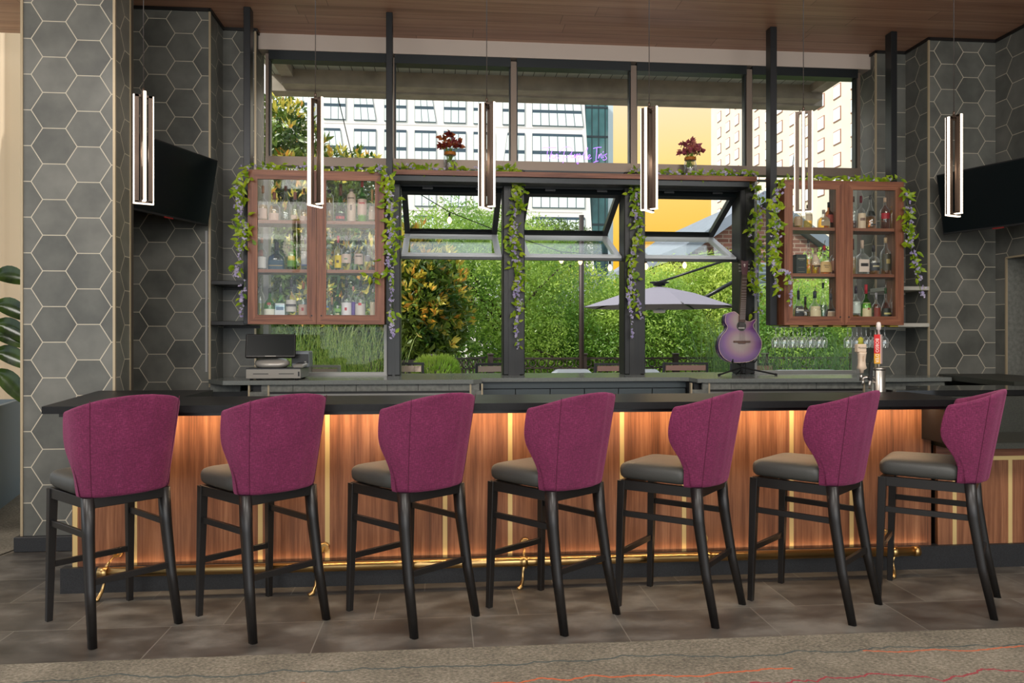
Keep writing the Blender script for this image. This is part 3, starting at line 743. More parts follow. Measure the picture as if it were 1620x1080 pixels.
# ================================================================== POSTS + BOTTLE CABINETS
ZC0, ZC1 = 1.54, 2.84
def post(x, w_, lb):
    o = MB().bbox(-w_/2, w_/2, 0, .10, 0, CE-ZC0, .003).build('hanging_post', M_steel, loc=(x, 6.72, ZC0)); tag(o, lb, 'post')
xl0, xl1 = aY(392, 400, 6.62).x, aY(608, 400, 6.62).x
xr0, xr1 = aY(1236, 400, 6.62).x, aY(1430, 400, 6.62).x
xr0 = aY(1241, 400, 6.62).x
post(xl0-.032, .058, 'black steel post hanging at the outer side of the left bottle cabinet')
post(xl1+.035, .056, 'black steel post between the left bottle cabinet and the folding windows')
post(xr0-.055, .062, 'black steel post on the window side of the right bottle cabinet')
o = MB().bbox(-.029, .029, 0, .1, 0, CE-ZC1, .003).build('hanging_post', M_steel, loc=(xr1-.03, 6.72, ZC1)); tag(o, 'black steel post rising from the top right corner of the right cabinet', 'post')
def cabinet(x0, x1, side, lb):
    t = thing('bottle_cabinet', (x0, 6.62, ZC0), lb, 'cabinet'); W = x1-x0; H = ZC1-ZC0; D = .26; th = .022
    mb = MB(); mb.box(0, th, .02, D, 0, H); mb.box(W-th, W, .02, D, 0, H); mb.build('side_panel', M_walz, t)
    mb = MB(); mb.box(th, W-th, .02, D, 0, th); mb.box(th, W-th, .02, D, H-th, H); mb.build('carcass_board', M_walx, t)
    for a in (0, W/2+.001):
        b_ = a+W/2-.002; st = .078
        mb = MB(); 
        # mitred door frame
        mb.add([(a, 0, 0), (a+st, 0, st), (a+st, 0, H-st), (a, 0, H), (a, .02, 0), (a+st, .02, st), (a+st, .02, H-st), (a, .02, H)], ((0, 1, 2, 3), (7, 6, 5, 4), (1, 5, 6, 2), (0, 3, 7, 4)))
        mb.add([(b_, 0, 0), (b_-st, 0, st), (b_-st, 0, H-st), (b_, 0, H), (b_, .02, 0), (b_-st, .02, st), (b_-st, .02, H-st), (b_, .02, H)], ((3, 2, 1, 0), (4, 5, 6, 7), (2, 6, 5, 1), (4, 7, 3, 0)))
        mb.mat(1)
        mb.add([(a, 0, 0), (b_, 0, 0), (b_-st, 0, st), (a+st, 0, st), (a, .02, 0), (b_, .02, 0), (b_-st, .02, st), (a+st, .02, st)], ((0, 1, 2, 3), (7, 6, 5, 4), (3, 2, 6, 7), (0, 4, 5, 1)))
        mb.add([(a, 0, H), (b_, 0, H), (b_-st, 0, H-st), (a+st, 0, H-st), (a, .02, H), (b_, .02, H), (b_-st, .02, H-st), (a+st, .02, H-st)], ((3, 2, 1, 0), (4, 5, 6, 7), (7, 6, 2, 3), (1, 5, 4, 0)))
        d = mb.build('door', [M_walz, M_walx], t)
        MB().box(a+st, b_-st, .008, .012, st, H-st).build('glass_pane', M_cglass, d)
        kx = b_-st/2 if a == 0 else a+st/2
        MB().tube([(kx, -.004, .072), (kx, .002, .072)], .007, 10).build('lock', M_steel, d)
        for zs in (2.393-ZC0, 1.977-ZC0):
            sh_ = MB().box(a+.022, b_-.022 if a else b_+.001, .026, D-.004, zs, zs+.028).build('shelf', M_walx, t)
    MB().box(W/2-.011, W/2+.011, .15, D, th, H-th).build('divider', M_walz, t)
    return t
cabL = cabinet(xl0, xl1, 1, 'walnut bottle cabinet with two glass doors on the left, by the cash drawer')
cabR = cabinet(xr0, xr1, -1, 'walnut bottle cabinet with two glass doors on the right, above hanging wine glasses')

# ------------------------------------------------------------------ bottles
LABM = {}
def flat(c):
    if c not in LABM: LABM[c] = P('paint_%d_%d_%d' % c, c, .55)
    return LABM[c]
GL = {'c': M_gclear, 'g': M_ggreen, 'b': M_gblue, 'l': M_glight, 'n': M_gbrown}
SH = {  # profile (radius fraction, height fraction of the glass)
 'std': [(.92, 0), (1, .02), (1, .62), (.9, .70), (.5, .78), (.30, .83), (.27, 1)],
 'broad': [(.92, 0), (1, .02), (1, .56), (.96, .62), (.7, .70), (.30, .76), (.24, .80), (.24, 1)],
 'champ': [(.92, 0), (1, .02), (1, .34), (.92, .46), (.55, .66), (.30, .78), (.24, .82), (.24, 1)],
 'squat': [(.92, 0), (1, .02), (1, .50), (.9, .62), (.55, .72), (.30, .78), (.26, 1)],
 'bell': [(.9, 0), (1, .04), (.98, .3), (.80, .48), (.45, .66), (.24, .78), (.20, 1)],
 'tall': [(.92, 0), (1, .02), (1, .82), (.85, .90), (.45, .94), (.40, 1)]}
def bottle(u, wpx, vtop, vbot, zb, g, shape, lb, cap, capf=.12, liq=None, lab=None, lab2=None, pour=0, sq=0, y=6.78, txt=None, opaque=None):
    x = aY(u, vbot, y).x; dist = y*1.0; r = wpx/2*(y/.96)/FPX; H = (aY(u, vtop, y).z-zb)
    t = thing('bottle', (x, y, zb), lb, 'bottle')
    pourer = .05 if pour else 0
    Hc = H-pourer; capH = Hc*capf; G = Hc-capH*.75
    pr = [(a*r, b*G) for a, b in SH[shape]]; pr[0] = (pr[0][0], .001)
    q = .35 if sq else None; n = 16
    MB().lathe(pr, n=n, sq=q).build('glass', opaque and flat(opaque) or GL[g], t)
    if liq:
        kind, fr = liq; zt = G*fr; lp = [(pr[0][0]*.92, .004)]
        for a, b in zip(pr, pr[1:]):
            if b[1] < zt: lp.append((b[0]*.93, max(.006, b[1])))
            else:
                k_ = (zt-a[1])/(b[1]-a[1]); lp.append(((a[0]+(b[0]-a[0])*k_)*.93, zt)); break
        if len(lp) > 1: MB().lathe(lp, n=n, sq=q).build('liquid', LIQ[kind], t)
    nr = pr[-1][0]
    mb = MB(); mb.lathe([(nr*1.12, G-capH*.25), (nr*1.15, G+capH*.75), (nr*.9, G+capH*.75+.001)], n=10); mb.build('pourer_collar' if pour else 'cap', flat(cap), t)
    if pour: MB().tube([(0, 0, G+capH*.7), (.002, 0, Hc+.02), (.008, -.002, H)], [.006, .004, .003], 6).build('pour_spout', M_stain, t)
    def band(spec, nm):
        c_, a, b = spec[:3]; arc = spec[3] if len(spec) > 3 else .62
        mb = MB(); mb.smooth = True; m_ = 10; vs = []
        rr = max(rad for rad, zz_ in pr if True)
        def rad_at(z):
            for p0, p1 in zip(pr, pr[1:]):
                if z <= p1[1]: return p0[0]+(p1[0]-p0[0])*((z-p0[1])/(p1[1]-p0[1]+1e-9))
            return pr[-1][0]
        for j in range(m_+1):
            an = -math.pi/2+(j/m_-.5)*2*math.pi*arc*.5
            ca, sa = math.cos(an), math.sin(an)
            for z in (a*Hc, (a+b)/2*Hc, b*Hc):
                ra = rad_at(z)*1.025
                if sq: vs.append((math.copysign(abs(ca)**.35, ca)*ra, math.copysign(abs(sa)**.35, sa)*ra*.8, z))
                else: vs.append((ca*ra, sa*ra, z))
        mb.add(vs, [(j*3+i, j*3+3+i, j*3+4+i, j*3+1+i) for j in range(m_) for i in range(2)], True)
        return mb.build(nm, flat(c_), t)
    if lab: band(lab, 'paper_label')
    if lab2: band(lab2, 'label_mark')
    if txt: text(txt[0], t, (0, -r*(.84 if sq else 1.06), Hc*txt[1]), txt[2], flat(txt[3]))
    return t
def text(s_, parent, loc, size, mat, rot=(90, 0, 0), name='lettering', extr=.0004, al='CENTER'):
    c_ = bpy.data.curves.new(name, 'FONT'); c_.body = s_; c_.size = size; c_.extrude = extr; c_.align_x = al; c_.align_y = 'CENTER'; c_.resolution_u = 2
    tmp = bpy.data.objects.new('tmp', c_); C.objects.link(tmp); dg = bpy.context.evaluated_depsgraph_get()
    me = bpy.data.meshes.new_from_object(tmp.evaluated_get(dg)); bpy.data.objects.remove(tmp); bpy.data.curves.remove(c_)
    me.materials.clear(); me.materials.append(mat)
    o = bpy.data.objects.new(name, me); C.objects.link(o); o.parent = parent; o.location = loc; o.rotation_euler = tuple(R(a) for a in rot)
    return o
S1, S2, S3 = 2.422, 2.006, ZC0+.023        # shelf tops
TAN, BRN, BLK, WHT, BGE, PNK = (176, 132, 104), (92, 58, 40), (26, 26, 30), (226, 224, 220), (206, 180, 160), (206, 176, 160)
RED, GRY, YEL = (186, 38, 44), (110, 104, 98), (220, 196, 40)
LC, RC = 'left cabinet', 'right cabinet'
BT = [
 (416, 15, 294, 347, S1, 'c', 'broad', 'clear round bottle with beige label, leftmost on the top shelf of the left cabinet', TAN, .2, ('amber', .55), (PNK, .08, .36)),
 (434, 17, 304, 347, S1, 'c', 'squat', 'short round amber bottle, second from left on the left cabinet top shelf', (120, 70, 58), .24, ('amber', .66), (PNK, .05, .28)),
 (452, 20, 294, 347, S1, 'c', 'bell', 'empty clear bell-shaped bottle with brown stopper on the left cabinet top shelf', BRN, .14, None, None),
 (467, 17, 304, 347, S1, 'c', 'squat', 'pale yellow half-full bottle with small label on the left cabinet top shelf', (140, 90, 74), .24, ('pale', .52), (BGE, .08, .22, .35)),
 (481, 13, 298, 347, S1, 'c', 'bell', 'slim clear bottle with low amber spirit beside the left cabinet door stile', BRN, .12, ('amber', .4), (PNK, .04, .18)),
 (521, 13, 300, 347, S1, 'c', 'tall', 'gold cylindrical bottle with dark emblem on the left cabinet top shelf', BLK, .10, ('amber', .8), ((70, 56, 24), .36, .60, .3), ((70, 56, 24), .14, .18, .4)),
 (539, 17, 291, 347, S1, 'g', 'champ', 'green bottle with brown neck foil and red and black label', BRN, .30, None, ((30, 22, 20), .02, .24), (RED, .09, .16, .5)),
 (556, 13, 299, 347, S1, 'c', 'tall', 'matt stone-coloured cylinder bottle with arch drawing on the left cabinet top shelf', GRY, .08, None, ((120, 104, 92), .70, .74, .5), ((120, 104, 92), .36, .52, .14), 0, 0, 6.78, None, (206, 184, 166)),
 (573, 14, 286, 347, S1, 'g', 'std', 'green bottle with red neck foil and large blush label', (196, 82, 72), .15, None, (PNK, .0, .56, .8), ((190, 70, 70), .44, .48, .4)),
 (589, 12, 300, 347, S1, 'c', 'squat', 'clear bottle with long tan stopper and black collar on the left cabinet top shelf', (190, 150, 90), .34, ('amber', .5), (BGE, .1, .5)),
 (414, 15, 376, 426, S2, 'c', 'broad', 'clear bottle with cork and white lower label on the left cabinet middle shelf', TAN, .16, None, (WHT, .06, .40, .8), ((150, 110, 96), .42, .62, .3)),
 (438, 23, 383, 426, S2, 'b', 'squat', 'wide blue square bottle with dark gold lettered label', BLK, .30, None, ((26, 70, 92), .02, .34, .7), ((160, 140, 90), .14, .17, .4), 0, 1),
 (462, 14, 368, 426, S2, 'g', 'champ', 'green bottle with black cap and yellow striped label', (20, 22, 20), .07, None, ((96, 148, 40), .10, .48, .7), ((206, 184, 40), .26, .38, .5)),
 (483, 12, 376, 426, S2, 'c', 'std', 'frosted bottle with blue stripe low on its grey label', (70, 60, 90), .18, None, ((188, 190, 190), .14, .58, .8), ((70, 110, 190), .14, .18, .8)),
 (515, 7, 388, 427, S2, 'c', 'std', 'sliver of clear bottle behind the centre stile on the left cabinet middle shelf', WHT, .1, None, None),
 (535, 12, 373, 427, S2, 'c', 'std', 'clear bottle with red cap and bright yellow label', RED, .20, None, (YEL, .08, .44, .6), ((90, 70, 20), .22, .30, .2)),
 (548, 15, 374, 427, S2, 'c', 'std', 'clear bottle with grey-brown stopper and faded pink label', GRY, .12, None, ((206, 186, 174), .22, .48, .7), ((110, 140, 110), .32, .36, .2)),
 (568, 15, 377, 427, S2, 'c', 'broad', 'clear bottle with wide black stopper and faint printed label', (50, 44, 40), .16, None, ((200, 180, 168), .2, .52, .6), ((110, 96, 90), .42, .46, .4)),
 (582, 11, 380, 427, S2, 'c', 'std', 'clear bottle with dark cap behind the glare on the left cabinet middle shelf', (50, 50, 56), .12, None, ((160, 156, 160), .3, .5, .5)),
 (591, 8, 396, 427, S2, 'c', 'squat', 'small bottle with low amber spirit at the right end of the left cabinet middle shelf', (60, 40, 30), .2, ('orange', .35), None),
 (412, 12, 436, 497, S3, 'c', 'std', 'yellow-green spirit bottle with pourer, leftmost on the left cabinet bottom shelf', (120, 120, 110), .1, ('lime', .5), None, None, 1),
 (427, 17, 447, 497, S3, 'g', 'squat', 'squat green bottle with white label and red wax seal, pourer on top', (40, 52, 40), .14, None, ((222, 222, 206), .04, .38, .7), ((160, 60, 46), .50, .57, .22), 1),
 (444, 16, 446, 497, S3, 'l', 'squat', 'pale blue square bottle with small portrait label, pourer on top', (66, 74, 82), .14, None, ((214, 222, 228), .03, .54, .5), ((90, 120, 150), .34, .44, .18), 1, 1),
 (461, 16, 434, 497, S3, 'c', 'broad', 'clear bottle with dark-banded white label and tall pourer on the left cabinet bottom shelf', (60, 60, 66), .16, None, ((206, 200, 194), .24, .52, .7), ((70, 66, 72), .36, .42, .7), 1),
 (480, 14, 438, 497, S3, 'c', 'std', 'clear bottle with copper collar and pink label beside the left cabinet centre stile', (160, 100, 70), .16, None, ((206, 176, 160), .05, .44, .8), ((176, 40, 40), .28, .36, .15), 1),
 (517, 9, 438, 498, S3, 'c', 'std', 'clear bottle with yellow and blue patch right of the left cabinet centre stile', (60, 60, 60), .14, None, ((206, 186, 60), .3, .36, .5), ((90, 140, 200), .36, .40, .5), 1),
 (525, 15, 470, 498, S3, 'c', 'bell', 'short flask-shaped clear bottle at the front of the left cabinet bottom shelf', (176, 140, 110), .3, None, None, None, 0, 0, 6.73),
 (534, 14, 450, 498, S3, 'g', 'squat', 'green bottle with white neck band and pale script label', (30, 90, 40), .14, None, ((120, 170, 70), .32, .42, .5), ((200, 190, 150), .22, .27, .3), 1),
 (548, 15, 434, 498, S3, 'c', 'broad', 'clear bottle with large white label and small red square', (44, 44, 44), .18, None, ((226, 222, 226), .04, .46, .85), ((190, 30, 50), .27, .34, .14), 1),
 (559, 11, 453, 498, S3, 'c', 'std', 'bottle with purple label behind the red square bottle', (206, 150, 140), .12, None, ((92, 64, 150), .02, .56, .9), None, 0, 0, 6.82),
 (570, 15, 435, 498, S3, 'c', 'broad', 'clear bottle with red disc on white label and tall pourer', (50, 56, 56), .14, None, ((214, 206, 200), .04, .44, .8), ((200, 40, 50), .40, .46, .2), 1),
 (590, 9, 457, 498, S3, 'c', 'std', 'slim bottle with cream label at the right end of the left cabinet bottom shelf', (210, 200, 190), .1, None, ((216, 200, 170), .1, .60, .8)),
 (1262, 15, 324, 361, S1, 'c', 'squat', 'textured amber bottle, leftmost on the right cabinet top shelf', (130, 96, 60), .16, ('amber', .5), ((176, 146, 110), .12, .5, .7)),
 (1278, 14, 324, 361, S1, 'c', 'std', 'patterned clear bottle with amber spirit low in it on the right cabinet top shelf', (90, 80, 60), .14, ('amber', .4), ((206, 186, 160), .34, .62, .6)),
 (1303, 17, 332, 361, S1, 'c', 'squat', 'square amber bottle with grey label on the right cabinet top shelf', (150, 140, 130), .2, ('amber', .7), ((160, 140, 110), .14, .56, .4), None, 0, 1, 6.74),
 (1311, 14, 320, 361, S1, 'n', 'std', 'dark brown bottle with red side label behind the square amber one', BLK, .18, None, ((190, 80, 66), .26, .54, .5), None, 0, 0, 6.82),
 (1350, 12, 311, 362, S1, 'c', 'std', 'clear bottle with dark red base beside the right cabinet centre stile', (60, 44, 40), .16, ('dark', .3), None),
 (1362, 14, 310, 362, S1, 'c', 'broad', 'clear bottle with maroon neck foil and tall pale label', (110, 36, 48), .2, ('amber', .5), ((222, 200, 170), .04, .48, .7), ((120, 90, 80), .26, .34, .4)),
 (1377, 18, 309, 362, S1, 'c', 'bell', 'pointed clear bottle with orange spirit and slanted black label', (90, 90, 90), .12, ('orange', .42), ((30, 34, 30), .40, .54, .6), ((30, 34, 30), .12, .16, .3)),
 (1400, 15, 313, 362, S1, 'c', 'std', 'reddish bottle with cork and slanted red label', (214, 180, 150), .14, ('red', .85), ((170, 30, 44), .34, .52, .8)),
 (1411, 8, 326, 362, S1, 'c', 'tall', 'narrow amber bottle at the right end of the right cabinet top shelf', (150, 110, 60), .1, ('amber', .9), None),
 (1279, 14, 379, 434, S2, 'c', 'broad', 'clear bottle with silver shoulders and black cap beside the dark green carton', (36, 36, 38), .1, ('orange', .48), None),
 (1290, 15, 392, 434, S2, 'c', 'squat', 'low bottle with spotted label and orange spirit in front of the silver shouldered one', (150, 130, 110), .2, ('orange', .5), ((216, 190, 166), .34, .74, .8), ((60, 46, 40), .26, .32, .5), 0, 0, 6.73),
 (1304, 20, 380, 434, S2, 'c', 'bell', 'bottle with red wax neck and tan script label', (178, 36, 46), .16, ('red', .3), ((214, 178, 120), .08, .44, .75), None, 1, 1, 6.78, ("Maker's\nMark", .27, .018, (60, 40, 30))),
 (1319, 12, 387, 434, S2, 'c', 'std', 'bottle with red wax neck and pink label behind the tan script label bottle', (170, 34, 46), .2, ('dark', .3), ((206, 150, 120), .14, .46, .8), None, 0, 0, 6.82),
 (1350, 8, 378, 434, S2, 'c', 'std', 'golden bottle with dark neck right of the right cabinet centre stile', (70, 40, 40), .3, ('amber', .62), None),
 (1364, 18, 380, 434, S2, 'c', 'broad', 'clear bottle with cork and white label showing a black round emblem', (206, 180, 160), .24, None, ((222, 204, 190), .08, .44, .6), ((34, 32, 32), .24, .33, .22), 0, 1),
 (1382, 18, 388, 434, S2, 'c', 'broad', 'rounded clear bottle with dark diagonal label and black stopper', (40, 40, 44), .22, ('orange', .25), ((52, 56, 60), .14, .40, .7), ((190, 180, 140), .26, .31, .4)),
 (1401, 16, 376, 434, S2, 'c', 'std', 'clear bottle with dark olive label and cork', (206, 176, 136), .14, ('orange', .2), ((70, 66, 50), .12, .56, .75), ((170, 150, 90), .30, .42, .25)),
 (1263, 15, 451, 502, S3, 'c', 'squat', 'square bottle with black and white label and black pourer', (24, 28, 34), .28, ('orange', .58), ((30, 28, 28), .02, .52, .8), ((200, 196, 186), .36, .42, .4), 1, 1),
 (1274, 12, 469, 502, S3, 'n', 'squat', 'short dark bottle between two pourer bottles on the right cabinet bottom shelf', (40, 32, 34), .3, None, ((90, 86, 84), .42, .5, .6)),
 (1289, 18, 452, 502, S3, 'c', 'squat', 'bottle with cream wedge label and orange spirit low in it', (40, 48, 60), .22, ('red', .45), ((216, 200, 160), .20, .52, .8), ((206, 110, 60), .04, .12, .4), 1),
 (1302, 15, 447, 502, S3, 'c', 'bell', 'clear bottle with dark teal spirit behind the round shouldered one', (40, 48, 56), .14, ('teal', .5), None, None, 0, 0, 6.83),
 (1314, 20, 456, 502, S3, 'c', 'bell', 'round shouldered bottle with tan label and silver collar', (90, 90, 96), .2, ('dark', .56), ((190, 160, 130), .06, .38, .6), ((214, 200, 180), .36, .40, .6), 1),
 (1354, 14, 444, 503, S3, 'c', 'std', 'frosty clear bottle with orange base, leftmost of the right door bottom shelf', (56, 48, 60), .2, ('orange', .25), ((206, 216, 206), .26, .58, .8), None, 1),
 (1370, 16, 450, 503, S3, 'g', 'squat', 'green whiskey bottle with red cap and cream label', (176, 32, 46), .24, None, ((222, 204, 160), .16, .52, .75), ((150, 60, 50), .34, .39, .12), 0, 0, 6.78, ('JAMESON', .46, .0135, (60, 40, 30))),
 (1386, 13, 463, 503, S3, 'c', 'std', 'reddish-brown bottle with grey cap beside the green whiskey bottle', (150, 146, 150), .22, ('red', .75), ((130, 50, 34), .2, .5, .6)),
 (1401, 17, 447, 503, S3, 'c', 'bell', 'red-brown bottle with dark green script label and green pourer', (50, 80, 44), .16, ('red', .66), ((36, 44, 36), .04, .42, .85), ((190, 180, 110), .24, .29, .5), 1),
 (1411, 7, 456, 503, S3, 'c', 'std', 'thin clear bottle with cork at the right end of the right cabinet bottom shelf', (206, 160, 130), .16, ('orange', .1), None),
]
for b_ in BT:
    o = bottle(b_[0], b_[1], b_[2], b_[3], *b_[4:])
    o['group'] = 'bottles in the %s cabinet' % ('left' if b_[0] < 800 else 'right')
# dark carton
x_ = aY(1264, 434, 6.78).x
cn = thing('bottle_carton', (x_, 6.78, S2), 'dark green bottle carton with faded lettering on the right cabinet middle shelf', 'carton')
MB().bbox(-.05, .05, -.05, .05, 0, .18, .002).build('box', P('dark_green_card', (40, 52, 50), .6), cn)
for z_, w_ in ((.135, .07), (.125, .04), (.06, .06), (.02, .06)): MB().box(-w_/2, w_/2, -.0515, -.050, z_, z_+(.012 if z_ > .13 else .003)).build('printed_line', flat((130, 132, 110)), cn)

# ================================================================== GLASSES UNDER THE RIGHT CABINET
def wineglass(x, y, lb, grp):
    prof = [(.034, -.002), (.030, -.005), (.005, -.012), (.0045, -.085), (.012, -.095), (.030, -.112), (.036, -.135), (.034, -.165), (.029, -.195)]
    mb = MB(); mb.lathe(prof, n=18, caps=False); o = mb.build('wine_glass', M_stem, loc=(x, y, ZC0-.012)); return tag(o, lb, 'glass', grp)
g1 = g2 = None
for grp, u0_, n_, lb_ in ((0, 1227, 12, 'clear stemmed glass hanging in the crowded row nearest the guitar'), (1, 1341, 9, 'clear stemmed glass hanging in the row behind the beer taps')):
    for i in range(n_):
        y = 6.69 if i % 2 == 0 else 6.79; x = aY(u0_+i*(6.9 if grp == 0 else 7.3), 520, y).x
        src = g2 if grp else g1
        if src is None:
            src = wineglass(x, y, lb_, 'stemware hanging above the beer taps' if grp else 'stemware hanging under the left half of the right cabinet')
            if grp: g2 = src
            else: g1 = src
        else: dup(src, (x, y, ZC0-.012))
hr = thing('glass_rack', (xr0, 6.62, ZC0-.02), 'slim brass coloured hanging rack under the right bottle cabinet', 'rack')
for i in range(8): MB().box(.06+i*.135, .14+i*.135, .02, .25, .004, .018).build('slat', P('ochre_rack', (150, 130, 40), .5) if i == 0 else MATS['ochre_rack'], hr)

# ================================================================== SCREENS
def screen(name, c0, yaw, tilt, wd, ht, lb):
    t = thing(name, c0, lb, 'screen'); t.rotation_euler = (R(tilt), 0, R(yaw))
    MB().bbox(-wd/2, wd/2, 0, .045, -ht/2, ht/2, .004).build('housing', M_rub, t)
    MB().box(-wd/2+.012, wd/2-.012, -.002, .001, -ht/2+.018, ht/2-.012).build('display', M_scr, t)
    MB().box(-.05, .05, -.004, .0, -ht/2-.006, -ht/2+.004).build('sensor', P('red_lamp', (120, 20, 20), .4) if 'red_lamp' not in MATS else MATS['red_lamp'], t)
    MB().box(-.12, .12, .045, .10, -.12, .12).bar((0, .09, 0), (0, .30, 0), .06, .06, side=(1, 0, 0)).build('wall_mount', M_steel, t)
    return t
def place_screen(corner, left_end, psi, tilt, wd, ht, lb):
    W_ = Vector((math.cos(R(psi)), math.sin(R(psi)), 0)); U_ = Matrix.Rotation(R(psi), 3, 'Z') @ (Matrix.Rotation(R(tilt), 3, 'X') @ Vector((0, 0, 1)))
    c_ = corner+W_*(wd/2 if left_end else -wd/2)-U_*ht/2
    return screen('wall_screen', c_, psi, tilt, wd, ht, lb)
place_screen(aY(345, 254, 6.68), False, 69.6, 10, .97, .56, 'dark flat screen tilted beside the left tiled column, in the alcove')
place_screen(aY(1481, 277, 6.7), True, -69.4, 10, 1.02, .555, 'dark flat screen tilted on the right hexagon tiled wall')

# ================================================================== CASH DRAWER, TERMINAL, PRINTER, READER
M_sil = P('silver_plastic', (168, 164, 156), .35, .3)
cdx0, cdx1 = aZ(386, 600, 1.085).x, aZ(474, 600, 1.085).x
dr = thing('cash_drawer', ((cdx0+cdx1)/2-.03, 6.60, 1.07), 'grey metal cash drawer with two slots at the left end of the back counter', 'cash drawer')
hw = (cdx1-cdx0)/2
MB().bbox(-hw, hw, .004, .40, .012, .095, .004).build('body', P('drawer_grey', (122, 122, 120), .4, .3), dr)
MB().box(-hw+.004, hw-.002, -.004, .004, .014, .088).build('front', P('brushed_front', (138, 132, 122), .35, .6), dr)
MB().box(-hw, hw, 0, .4, .0951, .099).build('lid', M_black, dr)
for a in (-.165, .045): MB().box(a, a+.125, -.006, -.003, .049, .055).build('slot', M_black, dr)
MB().box(hw-.022, hw-.010, -.006, -.003, .03, .07).build('lock', M_steel, dr)
for a in (-hw+.04, hw-.04):
    for yy in (.03, .36): MB().lathe([(.014, 0), (.014, .012)], (a, yy, 0), 10).build('foot', M_rub, dr)
zt = 1.07+.099
tm = thing('till_terminal', ((cdx0+cdx1)/2-.065, 6.72, zt), 'black touch screen till terminal on a silver curved base, on the cash drawer', 'till terminal')
prof = [(-.10, 0), (-.10, .02), (-.06, .06), (-.02, .085)]
mb = MB(); rings = []
for z, hw_, y0, y1 in ((.004, .115, -.085, .12), (.03, .145, -.09, .10), (.055, .14, -.07, .08), (.075, .11, -.035, .06), (.088, .055, -.02, .045)):
    rings.append([(math.copysign(abs(math.cos(a))**.6, math.cos(a))*hw_, (y0+y1)/2+math.copysign(abs(math.sin(a))**.7, math.sin(a))*(y1-y0)/2, z) for a in [2*math.pi*q/20 for q in range(20)]])
mb.loft(rings); mb.build('base', M_sil, tm)
M_ = Matrix.Translation((0, -.05, .185)) @ Matrix.Rotation(R(6), 4, 'Z') @ Matrix.Rotation(R(-16), 4, 'X')
mb = MB(); mb.bbox(-.205, .205, -.012, .014, -.105, .105, .008, M_); hd = mb.build('screen_housing', M_black, tm)
MB().box(-.194, .194, -.0135, -.012, -.086, .095, M_).build('display', M_scr, hd)
mb = MB(); mb.box(-.045, .045, -.0135, -.012, -.093, -.089, M_); mb.build('badge', M_sil, hd)
MB().bar((0, .01, .08), (0, -.03, .14), .09, .03, side=(1, 0, 0)).build('neck', M_sil, tm)
pr = thing('receipt_printer', (cdx1-.075+.01, 6.86, zt), 'grey and black receipt printer behind the till terminal', 'printer')
MB().bbox(-.075, .075, -.09, .10, 0, .14, .008).build('body', P('printer_grey', (120, 126, 132), .45), pr)
MB().box(-.07, .07, -.093, -.088, .035, .115).build('front_panel', M_black, pr)
MB().box(-.05, .03, -.06, -.02, .139, .142).build('paper_slot', M_black, pr)
MB().box(.035, .05, -.095, -.092, .045, .05).build('button', M_sil, pr)
cr_ = thing('card_reader', (cdx1-.045, 6.66, zt), 'small grey card reader in front of the receipt printer', 'card reader')
cr_.rotation_euler = (0, 0, R(-12))
mb = MB(); mb.bbox(-.045, .045, -.06, .06, .008, .036, .008, Matrix.Rotation(R(9), 4, 'X')); mb.build('body', M_sil, cr_)
MB().box(-.034, .034, .0, .045, .0362, .038, Matrix.Rotation(R(9), 4, 'X')).build('display', M_black, cr_)

# ================================================================== BEER TAPS
tx = aY(1390, 600, 5.0).x
tp = thing('beer_tap_tower', (tx, 5.0, .90), 'stainless cylindrical beer tap tower behind the bar', 'beer tap')
th_ = aY(1390, 582.5, 5.0).z-.90
MB().lathe([(.052, 0), (.052, .01), (.041, .012), (.041, th_-.006), (.038, th_)], n=28).build('column', M_stain, tp)
MB().lathe([(.044, th_-.012), (.044, th_+.004), (.036, th_+.006)], n=28).build('cap', M_stain, tp)
def pz(v): return aY(1390, v, 5.0).z-.90
def pxx(u): return aY(u, 600, 5.0).x-tx
mb = MB(); mb.tube([(-.03, 0, pz(597)), (pxx(1366), 0, pz(597)), (pxx(1362), 0, pz(600)), (pxx(1361), -.01, pz(592))], [.012, .012, .011, .010], 10); mb.tube([(pxx(1366), 0, pz(599)), (pxx(1363), -.012, pz(608))], [.011, .008], 10)
mb.build('faucet', M_stain, tp)
mb = MB(); mb.tube([(-.03, -.01, pz(604)), (pxx(1373), -.02, pz(603)), (pxx(1372), -.03, pz(614))], [.012, .012, .008], 10)
mb.build('faucet', M_stain, tp)
MB().bar((pxx(1374), -.02, pz(602)), (pxx(1376), -.02, pz(573)), .022, .022, side=(1, 0, 0), bev=.2).build('tap_lever', M_black, tp)
# pale wooden handle
hb = MB(); x_ = pxx(1362)
hb.lathe([(.010, pz(590)), (.013, pz(585)), (.030, pz(582)), (.024, pz(577)), (.022, pz(570)), (.026, pz(560)), (.030, pz(557))], (x_, -.01, 0), 12, sq=.5)
hb.bbox(x_-.040, x_+.024, -.03, .012, pz(557), pz(544), .004)
h1 = hb.build('tap_handle', P('bleached_wood', (206, 184, 160), .6), tp, label='bleached wood handle with dark lettering')
mb = MB(); mb.loft([[(x_-.008+q*math.cos(a), -.01+q*.5*math.sin(a), z) for a in [2*math.pi*i/8 for i in range(8)]] for z, q in ((pz(544), .022), (pz(540), .017), (pz(536), .022), (pz(533), .008))]); mb.build('finial', P('hop_green', (150, 150, 40), .6), h1)
text('Modelo', h1, (x_-.008, -.0305, pz(550)), .019, flat((50, 40, 36)))
text('Especial', h1, (x_, -.0300, pz(567)), .012, flat((150, 110, 60)), rot=(90, 90, 0))
